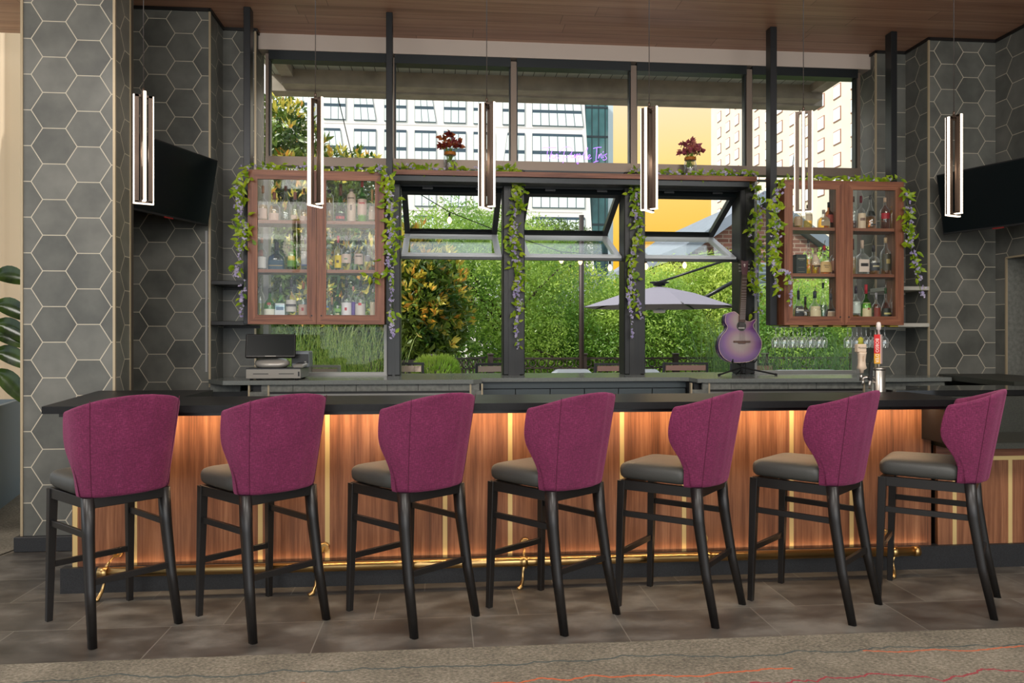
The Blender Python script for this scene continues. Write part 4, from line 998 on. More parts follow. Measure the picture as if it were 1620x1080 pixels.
# tall red and yellow handle
x_ = 0
MB().lathe([(.006, th_), (.011, th_+.012), (.009, th_+.022), (.013, pz(575))], n=10).build('ferrule', M_stain, tp)
mb = MB(); z0_, z1_ = pz(575), pz(529)
Mh = Matrix.Rotation(R(-44), 4, 'Z')
mb.mat(0); mb.box(-.024, .014, -.02, .018, z0_+.07, z1_, Mh); mb.mat(1); mb.box(-.024, .014, -.02, .018, z0_, z0_+.07, Mh); mb.mat(2); mb.box(.014, .020, -.018, .016, z0_, z1_, Mh)
h2 = mb.build('tap_handle', [flat((208, 34, 34)), flat((224, 160, 30)), flat((196, 168, 160))], tp, label='red and yellow square handle with white lettering')
t_ = text("BOBSO D'ER", h2, (0, 0, 0), .030, flat((244, 232, 224)))
t_.matrix_local = Mh @ Matrix.Translation((-.005, -.0206, (z0_+z1_)/2-.01)) @ Matrix.Rotation(R(90), 4, 'Y') @ Matrix.Rotation(R(90), 4, 'X')
mb = MB(); mb.lathe([(.006, z1_), (.007, z1_+.03), (.014, z1_+.035), (.016, z1_+.06), (.012, z1_+.082), (.004, z1_+.086)], n=12); mb.build('finial', flat((226, 214, 208)), h2)

# ================================================================== LEAF MAKER
rnd = random.Random(11)
def rvec(r=rnd):
    while True:
        v = Vector((r.uniform(-1, 1), r.uniform(-1, 1), r.uniform(-1, 1)))
        if .05 < v.length < 1: return v.normalized()
def leaf(mb, p, d, n, L, W, fold=.15):
    """pointed leaf: base p, direction d, normal n"""
    d = d.normalized(); s_ = d.cross(n)
    s_ = s_.normalized() if s_.length > 1e-4 else d.orthogonal().normalized(); nn = s_.cross(d).normalized()
    a = p; m1 = p+d*L*.45; t = p+d*L-nn*L*.10
    l = m1+s_*W/2+nn*W*fold; r_ = m1-s_*W/2+nn*W*fold
    mb.add([a, l, t, r_, m1], ((0, 4, 1), (4, 2, 1), (0, 3, 4), (4, 3, 2)), True)
def softleaf(mb, p, d, n, L, W):
    d = d.normalized(); s_ = d.cross(n); s_ = s_.normalized() if s_.length > 1e-4 else d.orthogonal().normalized(); nn = s_.cross(d).normalized(); vs = [p]
    for t, k_, dr in ((.16, .34, .0), (.38, .5, .01), (.66, .36, -.02)):
        c_ = p+d*L*t+nn*L*dr; vs += [c_+s_*W*k_+nn*W*.12, c_, c_-s_*W*k_+nn*W*.12]
    vs.append(p+d*L-nn*L*.12)
    fs = [(0, 2, 1), (0, 3, 2)]
    for q in (0, 1): b_ = 1+q*3; fs += [(b_, b_+1, b_+4, b_+3), (b_+1, b_+2, b_+5, b_+4)]
    fs += [(7, 8, 10), (8, 9, 10)]; mb.add(vs, fs, True)
def quadleaf(mb, p, d, n, L, W):
    d = d.normalized(); s_ = d.cross(n); s_ = s_.normalized() if s_.length > 1e-4 else d.orthogonal().normalized()
    m1 = p+d*L*.5
    mb.add([p, m1+s_*W/2, p+d*L, m1-s_*W/2], ((0, 1, 2, 3),), False)

# ================================================================== GARLANDS
def garland(pts, lb, dens=1.0, lf=.055, fl=1.0, spread=.05, tail=.25, nm='wisteria_garland'):
    """pts: world points along the vine; hanging flower chains near the end"""
    pts = [Vector(p) for p in pts]; base = pts[0].copy(); pts = [p-base for p in pts]
    t = thing(nm, base, lb, 'garland')
    seg = [(pts[i+1]-pts[i]).length for i in range(len(pts)-1)]; tot = sum(seg)
    def at(s_):
        for i, l in enumerate(seg):
            if s_ <= l: return pts[i].lerp(pts[i+1], s_/l), (pts[i+1]-pts[i]).normalized()
            s_ -= l
        return pts[-1], (pts[-1]-pts[-2]).normalized()
    path_ = []
    nS = max(4, int(tot/.05))
    for i in range(nS+1):
        p, d = at(tot*i/nS); path_.append(p+Vector((rnd.uniform(-1, 1), rnd.uniform(-1, .4), rnd.uniform(-1, 1)))*.006)
    MB().tube(path_, .0025, 5).build('vine', flat((88, 110, 50)), t)
    lm, fm = MB(), MB()
    vert = abs((pts[-1]-pts[0]).z) > tot*.5
    nL = int(tot/.0085*dens)
    for i in range(nL):
        f = rnd.random(); 
        if vert and f > 1-tail and rnd.random() < .85: continue
        p, d = at(tot*f)
        if math.sin(f*tot*17+base.x*5) < -.55 and rnd.random() < .6: continue
        o_ = Vector((rnd.gauss(0, 1), rnd.gauss(0, .5)-.25, rnd.gauss(0, .7))); o_ *= spread*.55
        dd = Vector((rnd.uniform(-1, 1), rnd.uniform(-.6, .1), rnd.uniform(-.9, .5)))
        softleaf(lm, p+o_, dd, Vector((rnd.uniform(-.5, .5), -1, rnd.uniform(-.3, .8))), lf*rnd.uniform(.8, 1.45), lf*rnd.uniform(.45, .65))
    lm.build('leaves', L_gar, t)
    # flower clusters: florets strung along the vine, thickest near the tail
    nF = int(tot/.015*fl)
    for i in range(nF):
        f = rnd.random()**.75; p, d = at(tot*f)
        k_ = 1 if f < 1-tail else .5
        c = p+Vector((rnd.gauss(0, .5)*spread*k_*.7, -.012-rnd.random()*.02, rnd.gauss(0, .012)))
        r_ = .009*rnd.uniform(.8, 1.4)*(1 if f < 1-tail else .85)
        for q in range(4):
            a = rnd.uniform(0, 6.28); dd = Vector((math.cos(a), -.5, math.sin(a))); leaf(fm, c, dd, Vector((0, -1, 0)), r_*1.7, r_*1.5)
    if fm.v: fm.build('blossoms', L_gfl, t)
    return t
def gpx(pl_, Y): return [aY(u, v, Y) for u, v in pl_]
YC = 6.60; YP = 7.24
garland(gpx([(392, 262), (380, 290), (378, 330), (388, 345), (386, 380), (378, 415), (374, 440)], YC), 'wisteria garland hanging down the outer side of the left bottle cabinet', 1.3)
garland(gpx([(388, 440), (384, 465), (382, 500)], YC+.03), 'short pale blossom strand below the left cabinet garland by the black wall shelves', .15, fl=1.3, spread=.03)
garland(gpx([(396, 262), (440, 264), (500, 266), (560, 268), (604, 266)], YC+.10), 'thin garland lying along the top of the left bottle cabinet', .7, .045, .3, .03)
garland(gpx([(598, 262), (612, 280), (617, 320), (622, 360), (616, 400), (620, 450), (618, 500), (622, 532)], YC), 'thick wisteria garland down the post between left cabinet and folding windows', 1.5, tail=.4, fl=1.4)
garland(gpx([(584, 438), (600, 436), (614, 430)], YC-.02), 'small leafy sprig reaching over the lower left cabinet door', 1.2, .06, .2, .03)
garland(gpx([(622, 262), (660, 268), (700, 268), (740, 270), (790, 268), (812, 268)], 7.14), 'leafy garland lying on the walnut ledge around the left flower vase', 1.4, .05, .5, .04)
garland(gpx([(812, 268), (820, 300), (814, 345), (812, 385), (820, 430), (818, 480), (816, 515), (819, 552)], YP), 'wisteria garland down the first dark post right of the left vase', 1.5, tail=.2, fl=1.3)
garland(gpx([(1000, 268), (1006, 300), (1004, 335), (1010, 370), (998, 410), (1000, 450), (1012, 490), (1014, 505)], YP), 'wisteria garland down the dark post between the middle and right folding windows', 1.3, tail=.1, fl=.9)
garland(gpx([(996, 430), (994, 470), (998, 500), (1000, 535)], YP-.02), 'narrow blossom strand hanging beside the garland on the second dark post', .2, fl=1.6, spread=.03, tail=.6)
garland(gpx([(1004, 268), (1040, 272), (1080, 276), (1130, 274), (1190, 276)], 7.14), 'leafy garland lying on the walnut ledge around the right flower vase', 1.3, .05, .6, .04)
garland(gpx([(1196, 292), (1204, 325), (1192, 350), (1196, 380), (1204, 402), (1190, 430), (1196, 470), (1204, 500)], YP-.03), 'loose leafy garland beside the guitar neck', 1.0, .06, .7, .07, .15)
garland(gpx([(1236, 286), (1222, 320), (1228, 360), (1222, 400), (1224, 430), (1230, 470)], YC-.02), 'wisteria garland down the window side of the right bottle cabinet', 1.7, tail=.25, fl=1.3)
garland(gpx([(1224, 424), (1240, 428), (1248, 440), (1250, 486)], YC-.03), 'small sprig with hanging blossoms over the left edge of the right cabinet', .8, .05, 1.2, .03, .5)
garland(gpx([(1240, 284), (1300, 284), (1370, 284), (1426, 283)], YC+.10), 'thin garland lying along the top of the right bottle cabinet', 1.0, .05, .1, .03)
garland(gpx([(1432, 300), (1438, 340), (1436, 380), (1446, 410), (1452, 435), (1458, 470)], YC), 'wisteria garland hanging down the outer side of the right bottle cabinet', 1.3, tail=.2, fl=1.1)

# ================================================================== FLOWER VASES
def vase(u, lb, cols, seed):
    c = aY(u, 272, 7.2); x = c.x; r0 = random.Random(seed)
    t = thing('flower_vase', (x, 7.2, 2.965), lb, 'vase')
    MB().lathe([(.052, 0), (.060, .01), (.060, .12), (.050, .165), (.045, .19)], n=20).build('jar', M_gclear, t)
    MB().lathe([(.050, .165), (.056, .168), (.056, .195), (.048, .197)], n=20).build('band', P('amber_band', (170, 104, 30), .5) if 'amber_band' not in MATS else MATS['amber_band'], t)
    MB().lathe([(.046, .004), (.048, .06), (.040, .085)], n=14).build('pebbles', flat((120, 104, 96)), t)
    sm = MB(); fm = MB(); 
    heads = [(0, .36), (-.07, .33), (.07, .31), (.03, .27), (-.04, .26), (.09, .26), (-.085, .25), (.01, .31)]
    for hx, hz in heads:
        hy = r0.uniform(-.04, .04); sm.tube([(r0.uniform(-.02, .02), 0, .03), (hx*.4, hy*.4, .19), (hx, hy, hz)], .003, 5)
        hc = Vector((hx, hy, hz))
        for q in range(16):
            a = r0.uniform(0, 6.28); up = r0.uniform(-.5, 1.0); d = Vector((math.cos(a), math.sin(a), up)); fm.mat(r0.randrange(len(cols)))
            leaf(fm, hc-Vector((0, 0, .012)), d, Vector((-d.y, d.x, .5)), r0.uniform(.045, .072), r0.uniform(.032, .05), .3)
    for q in range(26):
        a = r0.uniform(0, 6.28); p = Vector((r0.uniform(-.025, .025), r0.uniform(-.02, .02), r0.uniform(.08, .2)))
        leaf(sm, p, Vector((math.cos(a)*.5, math.sin(a)*.4, 1)), Vector((math.cos(a), math.sin(a), 0)), .07, .016)
    sm.build('stems', leafmat('stem_green', (60, 96, 30), (130, 160, 50)) if 'stem_green' not in MATS else MATS['stem_green'], t); fm.build('blooms', cols, t)
    return t
pc = lambda n, c1, c2: leafmat(n, c1, c2, .25, 30)
vase(712, 'glass jar of dark rust coloured flowers on the ledge, left of the two', [pc('rust_petal', (150, 74, 40), (190, 110, 62)), pc('wine_petal', (110, 36, 40), (150, 60, 54))], 3)
vase(1092, 'glass jar of dusky pink flowers on the ledge, right of the two', [pc('dusk_petal', (190, 110, 104), (220, 156, 134)), pc('plum_petal', (150, 70, 90), (184, 96, 106))], 9)

# ================================================================== GUITAR ON STAND
gy = 7.02; gx = aY(1175, 560, gy).x
gt = thing('acoustic_guitar', (gx, gy, 1.07), 'purple burst acoustic guitar with cutaway standing on the back counter', 'guitar')
PZ = lambda v: aY(1175, v, gy).z-1.07
PXg = lambda u: aY(u, 540, gy).x-gx
out = [(1175.5, 573), (1188, 571), (1198, 564), (1205, 551), (1205.5, 538), (1199, 526), (1194, 518), (1193.5, 513), (1196, 509), (1198, 505), (1195, 505), (1190, 508), (1184, 508), (1180, 506), (1176, 504.5), (1166, 493.5), (1158, 493.5), (1151, 497), (1149, 504), (1149.5, 511), (1152.5, 516), (1150, 523), (1143, 531), (1138.5, 542), (1139, 555), (1146, 566), (1158, 572.5)]
# smooth closed outline
def crom(pts, n=4):
    res = []; m_ = len(pts)
    for i in range(m_):
        p0, p1, p2, p3 = [Vector(pts[(i+k_-1) % m_]).to_2d() for k_ in range(4)]
        for j in range(n):
            t = j/n; res.append(.5*((2*p1)+(-p0+p2)*t+(2*p0-5*p1+4*p2-p3)*t*t+(-p0+3*p1-3*p2+p3)*t**3))
    return res
ol = [(PXg(p.x), PZ(p.y)) for p in crom([(a, b_, 0) for a, b_ in out])]
cxg = sum(p[0] for p in ol)/len(ol); czg = sum(p[1] for p in ol)/len(ol)
m, nt, b = newmat('purple_burst'); tcn = nt.nodes.new('ShaderNodeTexCoord'); sx = nt.nodes.new('ShaderNodeSeparateXYZ'); nt.links.new(tcn.outputs['Object'], sx.inputs[0])
X_, Z_ = S(nt, sx.outputs[0])-(PXg(1173)), S(nt, sx.outputs[2])-PZ(542)
e1 = (X_*X_/(.20**2)+Z_*Z_/(.185**2)); Z2 = S(nt, sx.outputs[2])-PZ(506); e2 = (X_*X_/(.155**2)+Z2*Z2/(.14**2))
dd_ = e1.mn(e2).m('SQRT'); nn = noise(nt, tcn.outputs['Object'], 12, 4, (12, 1, .6))
nt.links.new(mixc(nt, nn*.35, ramp(nt, dd_, ((.32, (158, 142, 132)), (.6, (146, 108, 124)), (.82, (112, 60, 128)), (1.0, (76, 30, 104)))), (120, 84, 100)), b.inputs['Base Color']); b.inputs['Roughness'].default_value = .25; b.inputs['Coat Weight'].default_value = .5
M_burst = m; M_side = P('purple_side', (60, 24, 84), .25); M_bind = P('binding', (224, 196, 180), .4); M_rose = P('rosewood', (84, 54, 38), .45, var=.2, vscale=30)
body = MB(); body.loft([[(x, 0, z) for x, z in ol], [(x, .10, z) for x, z in ol]], smooth=True, caps=True); body.mi = [1]*len(body.mi); body.mi[-2] = 0; body.mi[-1] = 1
bo = body.build('body', [M_burst, M_side], gt)
mb = MB(); pts = [(x, -.001, z) for x, z in ol]; mb.tube(pts+[pts[0]], .0022, 5, caps=False); mb.build('binding', M_bind, bo)
hx_, hz_ = PXg(1174.5), PZ(515.5)
mb = MB(); mb.lathe([(.047, 0), (.047, .0012)], n=28, M=Matrix.Translation((hx_, 0, hz_)) @ Matrix.Rotation(R(90), 4, 'X')); mb.build('rosette', flat((60, 70, 60)), bo)
mb = MB(); mb.lathe([(.040, 0), (.040, .002)], n=28, M=Matrix.Translation((hx_, 0, hz_)) @ Matrix.Rotation(R(90), 4, 'X')); mb.build('sound_hole', flat((40, 28, 22)), bo)
mb = MB(); mb.box(hx_-.03, hx_+.03, -.0032, -.002, hz_-.024, hz_-.012); mb.build('sound_hole_label', flat((196, 190, 180)), bo)
bz = PZ(540.5)
mb = MB(); mb.loft([[(hx_-.082, y, bz-.008), (hx_-.04, y, bz-.008), (hx_-.03, y, bz-.018), (hx_+.03, y, bz-.018), (hx_+.04, y, bz-.008), (hx_+.082, y, bz-.008), (hx_+.082, y, bz+.010), (hx_-.082, y, bz+.010)] for y in (-.010, .001)], smooth=False); mb.build('bridge', M_rose, gt)
ntx, ntz = PXg(1180), PZ(434)
def nk(f): return Vector((hx_+(ntx-hx_)*f, -.012, hz_+.035+(ntz-hz_-.035)*f))
MB().bar(nk(0), nk(1), .056, .022, .044, .020, (1, 0, 0), .1).build('neck', M_rose, gt)
MB().bar(nk(0)+Vector((0, -.012, 0)), nk(1)+Vector((0, -.012, 0)), .056, .006, .044, .006, (1, 0, 0)).build('fretboard', P('dark_fretboard', (70, 48, 36), .5), gt)
mb = MB(); up_ = (nk(1)-nk(0)).normalized()
for i in range(20):
    f = 1-(1-2**(-(i+1)/12.))*1.36; 
    if f < 0: break
    c_ = nk(f)+Vector((0, -.016, 0)); w2 = (.044+.012*(1-f))/2; mb.bar(c_-Vector((w2, 0, 0)), c_+Vector((w2, 0, 0)), .0022, .002, side=(0, 0, 1))
fr_ = mb.build('frets', M_stain, gt); fr_['kind'] = 'stuff'
hc = nk(1); mb = MB(); q = [(-.022, 0), (.022, 0), (.030, .03), (.036, .12), (.040, .135), (.004, .128), (-.032, .138), (-.030, .12), (-.027, .03)]
mb.loft([[(hc.x+x, y, hc.z+z) for x, z in q] for y in (-.022, -.006)], smooth=False); hs = mb.build('headstock', P('plum_headstock', (92, 58, 62), .3), gt)
mb = MB(); mb.box(hc.x-.004, hc.x+.005, -.0235, -.022, hc.z+.075, hc.z+.105); mb.box(hc.x-.010, hc.x+.011, -.0235, -.022, hc.z+.092, hc.z+.098); mb.build('headstock_mark', flat((210, 200, 190)), hs)
for i in range(3):
    for s_ in (-1, 1):
        z = hc.z+.035+i*.032; mb = MB(); mb.tube([(hc.x+s_*.024, -.014, z), (hc.x+s_*.045, -.014, z)], .003, 6); mb.lathe([(.008, -.006), (.008, .006)], (hc.x+s_*.047, -.014, z), 8); mb.build('tuner', M_stain, hs)
for i in range(6):
    f = (i-2.5)/2.5; MB().tube([(hx_+f*.027, -.012, bz), (hx_+f*.022+(ntx-hx_)*0, -.019, hz_+.03), (hc.x+f*.016, -.018, hc.z+.01)], .0007, 4).build('string', M_stain, gt)
gt.rotation_euler = (R(-3), 0, 0)
sd = thing('guitar_stand', (gx, 7.02, 1.07), 'black folding stand holding the purple guitar', 'guitar stand')
MB().tube([(0, .02, .02), (0, .03, .12)], .011, 10).build('post', M_rub, sd)
for a, b_ in (((0, .02, .075), (-.27, -.10, .010)), ((0, .02, .075), (.29, -.10, .010)), ((0, .02, .06), (.01, .18, .010))):
    g_ = MB().tube([a, b_], .008, 8).build('leg', M_rub, sd); d = (Vector(b_)-Vector(a)).normalized()*.02
    MB().tube([Vector(b_)-d, Vector(b_)+d*.2], .011, 8).build('rubber_foot', M_rub, g_)
for s_ in (-1, 1):
    MB().tube([(0, .03, .09), (s_*.06, .05, .13), (s_*.11, -.02, .125), (s_*.115, -.05, .15)], .007, 8).build('cradle_arm', M_rub, sd)

# ================================================================== NEON SIGN
ne = P('violet_neon', (190, 150, 255), .4, emit=(.36, .14, 1.0), es=1.7)
YN = YW-.07; ns = thing('neon_sign', aY(911, 246, YN), 'violet neon script sign in the window above the ledge', 'sign')
def stroke(word, pl_):
    mb = MB()
    for line in pl_:
        pts = [aY(850+x/12.46, 220+y/12.46, YN)-ns.location for x, y in line]
        # smooth
        sp_ = []
        for i in range(len(pts)-1):
            p0, p1, p2, p3 = pts[max(0, i-1)], pts[i], pts[i+1], pts[min(len(pts)-1, i+2)]
            for j in range(4):
                t = j/4; sp_.append(.5*((2*p1)+(-p0+p2)*t+(2*p0-5*p1+4*p2-p3)*t*t+(-p0+3*p1-3*p2+p3)*t**3))
        sp_.append(pts[-1]); mb.tube(sp_, .0028, 6)
    mb.build(word, ne, ns)
stroke('lettering', [[(90, 185), (150, 165), (260, 165), (380, 170)], [(215, 175), (200, 260), (190, 340), (185, 420)], [(300, 200), (270, 290), (245, 385), (275, 310), (300, 300), (300, 340), (310, 385), (350, 360)], [(350, 360), (385, 340), (400, 310), (375, 300), (355, 350), (370, 390), (415, 370), (445, 330)]])
stroke('lettering', [[(440, 260), (490, 190), (560, 155), (640, 160), (685, 200), (680, 260), (620, 330), (560, 360), (540, 340)], [(540, 200), (525, 300), (515, 400), (505, 470)], [(680, 290), (670, 350), (690, 370), (720, 350), (735, 295), (735, 360), (755, 350)], [(770, 300), (765, 370), (750, 350), (790, 290), (800, 400), (805, 490), (775, 460)], [(790, 340), (830, 290), (850, 320), (820, 370), (800, 360)], [(860, 370), (920, 280), (985, 170), (985, 200), (950, 300), (935, 380), (960, 395)], [(960, 395), (1010, 370), (1045, 320), (1020, 310), (1000, 360), (1020, 395), (1070, 370)]])
stroke('lettering', [[(1105, 185), (1180, 165), (1265, 160)], [(1175, 175), (1165, 300), (1155, 450)], [(1110, 460), (1160, 440), (1205, 430)], [(1220, 300), (1205, 380), (1235, 310), (1265, 290), (1255, 350), (1275, 380)], [(1300, 310), (1290, 360), (1310, 360)], [(1305, 240), (1295, 265)], [(1375, 290), (1330, 310), (1350, 350), (1365, 385), (1320, 415), (1290, 400)]])

# ================================================================== LEFT EDGE: CURTAIN, PLANTER
mb = MB(); n_ = 90
rows_ = []
for z in (0.02, 5.4): rows_.append([(-7.5+i*(4.2/n_), 8.1+.05*math.sin(i*.9)+.02*math.sin(i*2.3), z) for i in range(n_)])
mb.loft(rows_, closed=False, caps=False)
m, nt, b = newmat('curtain'); b.inputs['Base Color'].default_value = s2l((226, 206, 180)); b.inputs['Roughness'].default_value = .9
t_ = nt.nodes.new('ShaderNodeBsdfTranslucent'); t_.inputs[0].default_value = s2l((240, 216, 184)); ms = nt.nodes.new('ShaderNodeMixShader'); ms.inputs[0].default_value = .6
nt.links.new(b.outputs[0], ms.inputs[1]); nt.links.new(t_.outputs[0], ms.inputs[2]); nt.links.new(ms.outputs[0], nt.nodes['Material Output'].inputs[0])
tag(mb.build('curtain', m), 'tall sheer beige curtain at the far left edge', 'curtain')
px_ = aY(33, 700, 5.75).x
A_ = aZ(0, 806, 0); B_ = aZ(45, 771, 0); rz_p = math.atan2(B_.y-A_.y, B_.x-A_.x)
plr = thing('planter', (A_.x, A_.y, 0), 'large blue-grey planter box at the left edge holding a rubber plant', 'planter', rz_p)
M_pl = P('planter_blue', (122, 138, 146), .6)
mb = MB(); rings = [[(-1.0, 0, z), (.8, 0, z), (.8, .8, z), (-1.0, .8, z)] for z in (0, .86)]+[[(-.96, .04, z), (.76, .04, z), (.76, .76, z), (-.96, .76, z)] for z in (.86, .80)]; mb.loft(rings, smooth=False); mb.build('tub', M_pl, plr)
MB().box(-.95, .75, .05, .75, .78, .82).build('soil', P('soil', (96, 74, 50), .95, var=.4, vscale=40), plr)
rp_ = thing('rubber_plant', (aY(-40, 600, 7.1).x, 7.1, .80), 'rubber plant with broad dark glossy leaves at the left edge', 'plant')
MB().tube([(0, 0, 0), (-.03, .02, .5), (.02, 0, 1.1), (0, 0, 1.6)], .016, 8).build('stem', M_bark, rp_)
for u, v, dx, dz in ((0, 425, .55, .30), (0, 470, .62, .06), (2, 500, .55, -.02), (0, 545, .5, .05), (4, 575, .28, -.42), (0, 518, .35, .15)):
    p = aY(-10, v+12, 6.9)-rp_.location; mb = MB(); mb.smooth = True
    L_ = .36; d = Vector((1, -.15, dz)).normalized(); s2 = d.cross(Vector((0, -1, .25))).normalized(); rows2 = []
    for i in range(9):
        t = i/8; wv = .085*math.sin(math.pi*min(1, t*.96+.04))**.7; c_ = p+d*L_*t+Vector((0, 0, -.16*t*t)); nrm = s2.cross(d)
        rows2 += [c_+s2*wv, c_+s2*wv*.5-nrm*.012, c_-nrm*.02, c_-s2*wv*.5-nrm*.012, c_-s2*wv]
    mb.add(rows2, [(i*5+j, i*5+j+1, i*5+5+j+1, i*5+5+j) for i in range(8) for j in range(4)], True)
    mb.build('leaf', L_rub, rp_)

# ================================================================== OUTSIDE
# railing with rings
M_iron = P('bronze_iron', (54, 44, 40), .5, .3)
def railing(A, B, zt, lb, post_ts, ring=.15):
    A, B = Vector(A), Vector(B); L = (B-A).length; ang = math.atan2(B.y-A.y, B.x-A.x)
    t = thing('railing', A, lb, 'railing', ang)
    for z0, z1 in ((zt-.035, zt), (zt-.20, zt-.175), (.05, .08)): MB().box(0, L, -.02, .02, z0, z1).build('rail', M_iron, t)
    mb = MB(); n_ = int(L/.165)
    for i in range(n_):
        c_ = (i+.5)*L/n_; mb.tube([(c_+.062*math.cos(a), 0, zt-.105+.062*math.sin(a)) for a in [2*math.pi*k_/10 for k_ in range(11)]], .011, 4, caps=False)
    r_ = mb.build('ring', M_iron, t); r_['kind'] = 'stuff'
    mb = MB(); n_ = int(L/.12)
    for i in range(n_): c_ = (i+.5)*L/n_; mb.box(c_-.009, c_+.009, -.009, .009, .08, zt-.2)
    r_ = mb.build('baluster', M_iron, t); r_['kind'] = 'stuff'
    for p_ in post_ts: MB().box(p_*L-.045, p_*L+.045, -.045, .045, 0, zt+.04).bbox(p_*L-.06, p_*L+.06, -.06, .06, zt+.04, zt+.075, .012).build('post', M_iron, t)
YF = 13.6; zf = aY(900, 563.5, YF).z
xa = aY(776, 563, YF).x; xb = aY(1360, 563, YF).x
railing((xa, YF, -.02), (xb, YF, -.02), zf, 'dark iron patio railing with a band of rings behind the middle windows', [0, .245, .49, .735, .98])
railing((aY(575, 575, 10.6).x, 10.6, -.02), (xa-.1, YF-.05, -.02), zf+.02, 'iron ring railing running off toward the left behind the grass', [.02, .5])
# string light pole and lights
tag(MB().tube([(0, 0, 0), (0, 0, 3.6)], .045, 10).build('light_pole', M_iron, loc=(aY(920, 500, YF-.3).x, YF-.3, -.02)), 'slim black pole standing at the patio railing', 'pole')
sl = thing('string_lights', aY(640, 300, 9.5), 'string of bare bulbs strung across the patio outside the folding windows', 'string lights')
wp = [Vector((-1.2, 8.90, 4.16)), aY(560, 268, 9.5), aY(640, 300, 9.5), aY(711, 343, 9.5), aY(780, 370, 9.5), aY(888, 406, 9.5), aY(918, 408, 9.5), aY(965, 418, 9.5), aY(1022, 416, 9.5), aY(1083, 414, 9.5), aY(1156, 405, 9.5), aY(1240, 380, 9.5), Vector((4.3, 8.90, 4.16))]
MB().tube([p-sl.location+Vector((0, 0, .06)) for p in wp], .006, 5).build('wire', M_rub, sl)
M_bulb = P('bulb', (255, 210, 150), .3, emit=(1, .7, .35), es=2.5)
for i in (3, 5, 6, 7, 8, 9, 10):
    p = wp[i]-sl.location; MB().lathe([(.012, .05), (.014, .0)], p, 8).build('bulb_socket', M_rub, sl); MB().lathe([(.008, 0), (.026, -.03), (.028, -.055), (.015, -.08), (.002, -.086)], p, 10).build('bulb', M_bulb, sl)
# cantilever umbrella
uy = 12.2; ap = aY(1043, 452, uy); xL, xR = aY(926, 483, uy).x, aY(1163, 489, uy).x; rU = (xR-xL)/2; zE = aY(1043, 486, uy).z
um = thing('patio_umbrella', (ap.x, uy, 0), 'large grey cantilever patio umbrella open outside the right folding window', 'umbrella')
mb = MB(); N_ = 8; C0 = (0, 0, ap.z)
vs = [C0]
for ring_, rz_ in ((.5, .40), (1, 1)):
    for i in range(16):
        a = 2*math.pi*i/16; r_ = rU*ring_*(1 if i % 2 == 0 else .955)
        vs.append((r_*math.cos(a), r_*math.sin(a), ap.z-(ap.z-zE)*rz_))
fs = [(0, 1+i, 1+(i+1) % 16) for i in range(16)]+[(1+i, 17+i, 17+(i+1) % 16, 1+(i+1) % 16) for i in range(16)]
mb.add(vs, fs, False); cn_ = mb.build('canopy', P('umbrella_cloth', (122, 119, 130), .9), um)
for i in range(8):
    a = 2*math.pi*i/8; MB().tube([(0, 0, ap.z-.06), (rU*.99*math.cos(a), rU*.99*math.sin(a), zE+.005)], .012, 5).build('rib', M_steel, um)
MB().lathe([(.10, ap.z+.0), (.10, ap.z+.03), (.16, ap.z+.05), (.16, ap.z+.065)], n=12).build('hub', M_steel, um)
MB().lathe([(.05, zE-.02), (.11, zE-.05), (.09, zE-.09)], n=12).build('lamp_dome', flat((210, 210, 205)), um)
p0 = aY(1110, 472, uy)-um.location; p1 = aY(1168, 440, uy)-um.location
mx_ = aY(1196, 430, uy).x-ap.x
MB().tube([(p0.x-.1, 0, p0.z-.07), (mx_, 0, p1.z+(p1.z-p0.z)*.45)], .032, 8).build('arm', M_steel, um)
MB().tube([(mx_, 0, -.02), (mx_, 0, p1.z+.5)], .05, 10).build('mast', M_steel, um)
MB().tube([(0, 0, ap.z+.06), (mx_, 0, p1.z+.46)], .02, 6).build('brace', M_steel, um)
# patio chairs with slatted backs
M_slat = P('teak_slat', (120, 92, 84), .6); M_cf = P('chair_frame', (46, 46, 50), .4, .3); M_slat2 = P('pale_slat', (176, 158, 146), .6)
def patio_chair(u0, u1, vt, Y, rz, lb, ms_=None, fm_=None):
    xa_, xb_ = aY(u0, vt, Y).x, aY(u1, vt, Y).x; z = aY((u0+u1)/2, vt, Y).z+.02; w_ = (xb_-xa_)/2
    t = thing('patio_chair', ((xa_+xb_)/2, Y, -.02), lb, 'chair', R(rz), 'slat-backed patio chairs')
    fm_ = fm_ or M_cf
    for s_ in (-1, 1):
        MB().bar((s_*w_, 0, 0), (s_*w_, -.04, z), .03, .03, side=(1, 0, 0)).build('leg', fm_, t); MB().bar((s_*w_, .46, 0), (s_*w_, .44, z*.62), .03, .03, side=(1, 0, 0)).build('leg', fm_, t)
        MB().box(s_*w_-.015, s_*w_+.015, -.03, .46, z*.62, z*.62+.03).build('armrest', fm_, t)
    MB().box(-w_, w_, -.05, -.02, z-.03, z).build('back_frame', fm_, t)
    for i in range(3): MB().box(-w_+.02, w_-.02, -.046, -.026, z-.115-i*.10, z-.04-i*.10).build('back_slat', ms_ or M_slat, t)
    MB().box(-w_, w_, -.02, .46, z*.44, z*.44+.04).build('seat', ms_ or M_slat, t)
patio_chair(492, 540, 577, 8.9, -14, 'pale slatted patio chair outside the left fixed window', M_slat2, M_sil)
patio_chair(630, 670, 573, 9.6, -8, 'pale slatted patio chair just right of the grey window post', M_slat2)
patio_chair(752, 796, 574, 10.2, 12, 'brown slatted patio chair by the first black post', M_slat2)
patio_chair(941, 1000, 574, 10.8, 0, 'brown slatted patio chair left of the second black post')
patio_chair(1049, 1117, 573, 10.8, 0, 'brown slatted patio chair left of the guitar')
patio_chair(1155, 1222, 574, 10.8, 0, 'brown slatted patio chair behind the guitar stand')
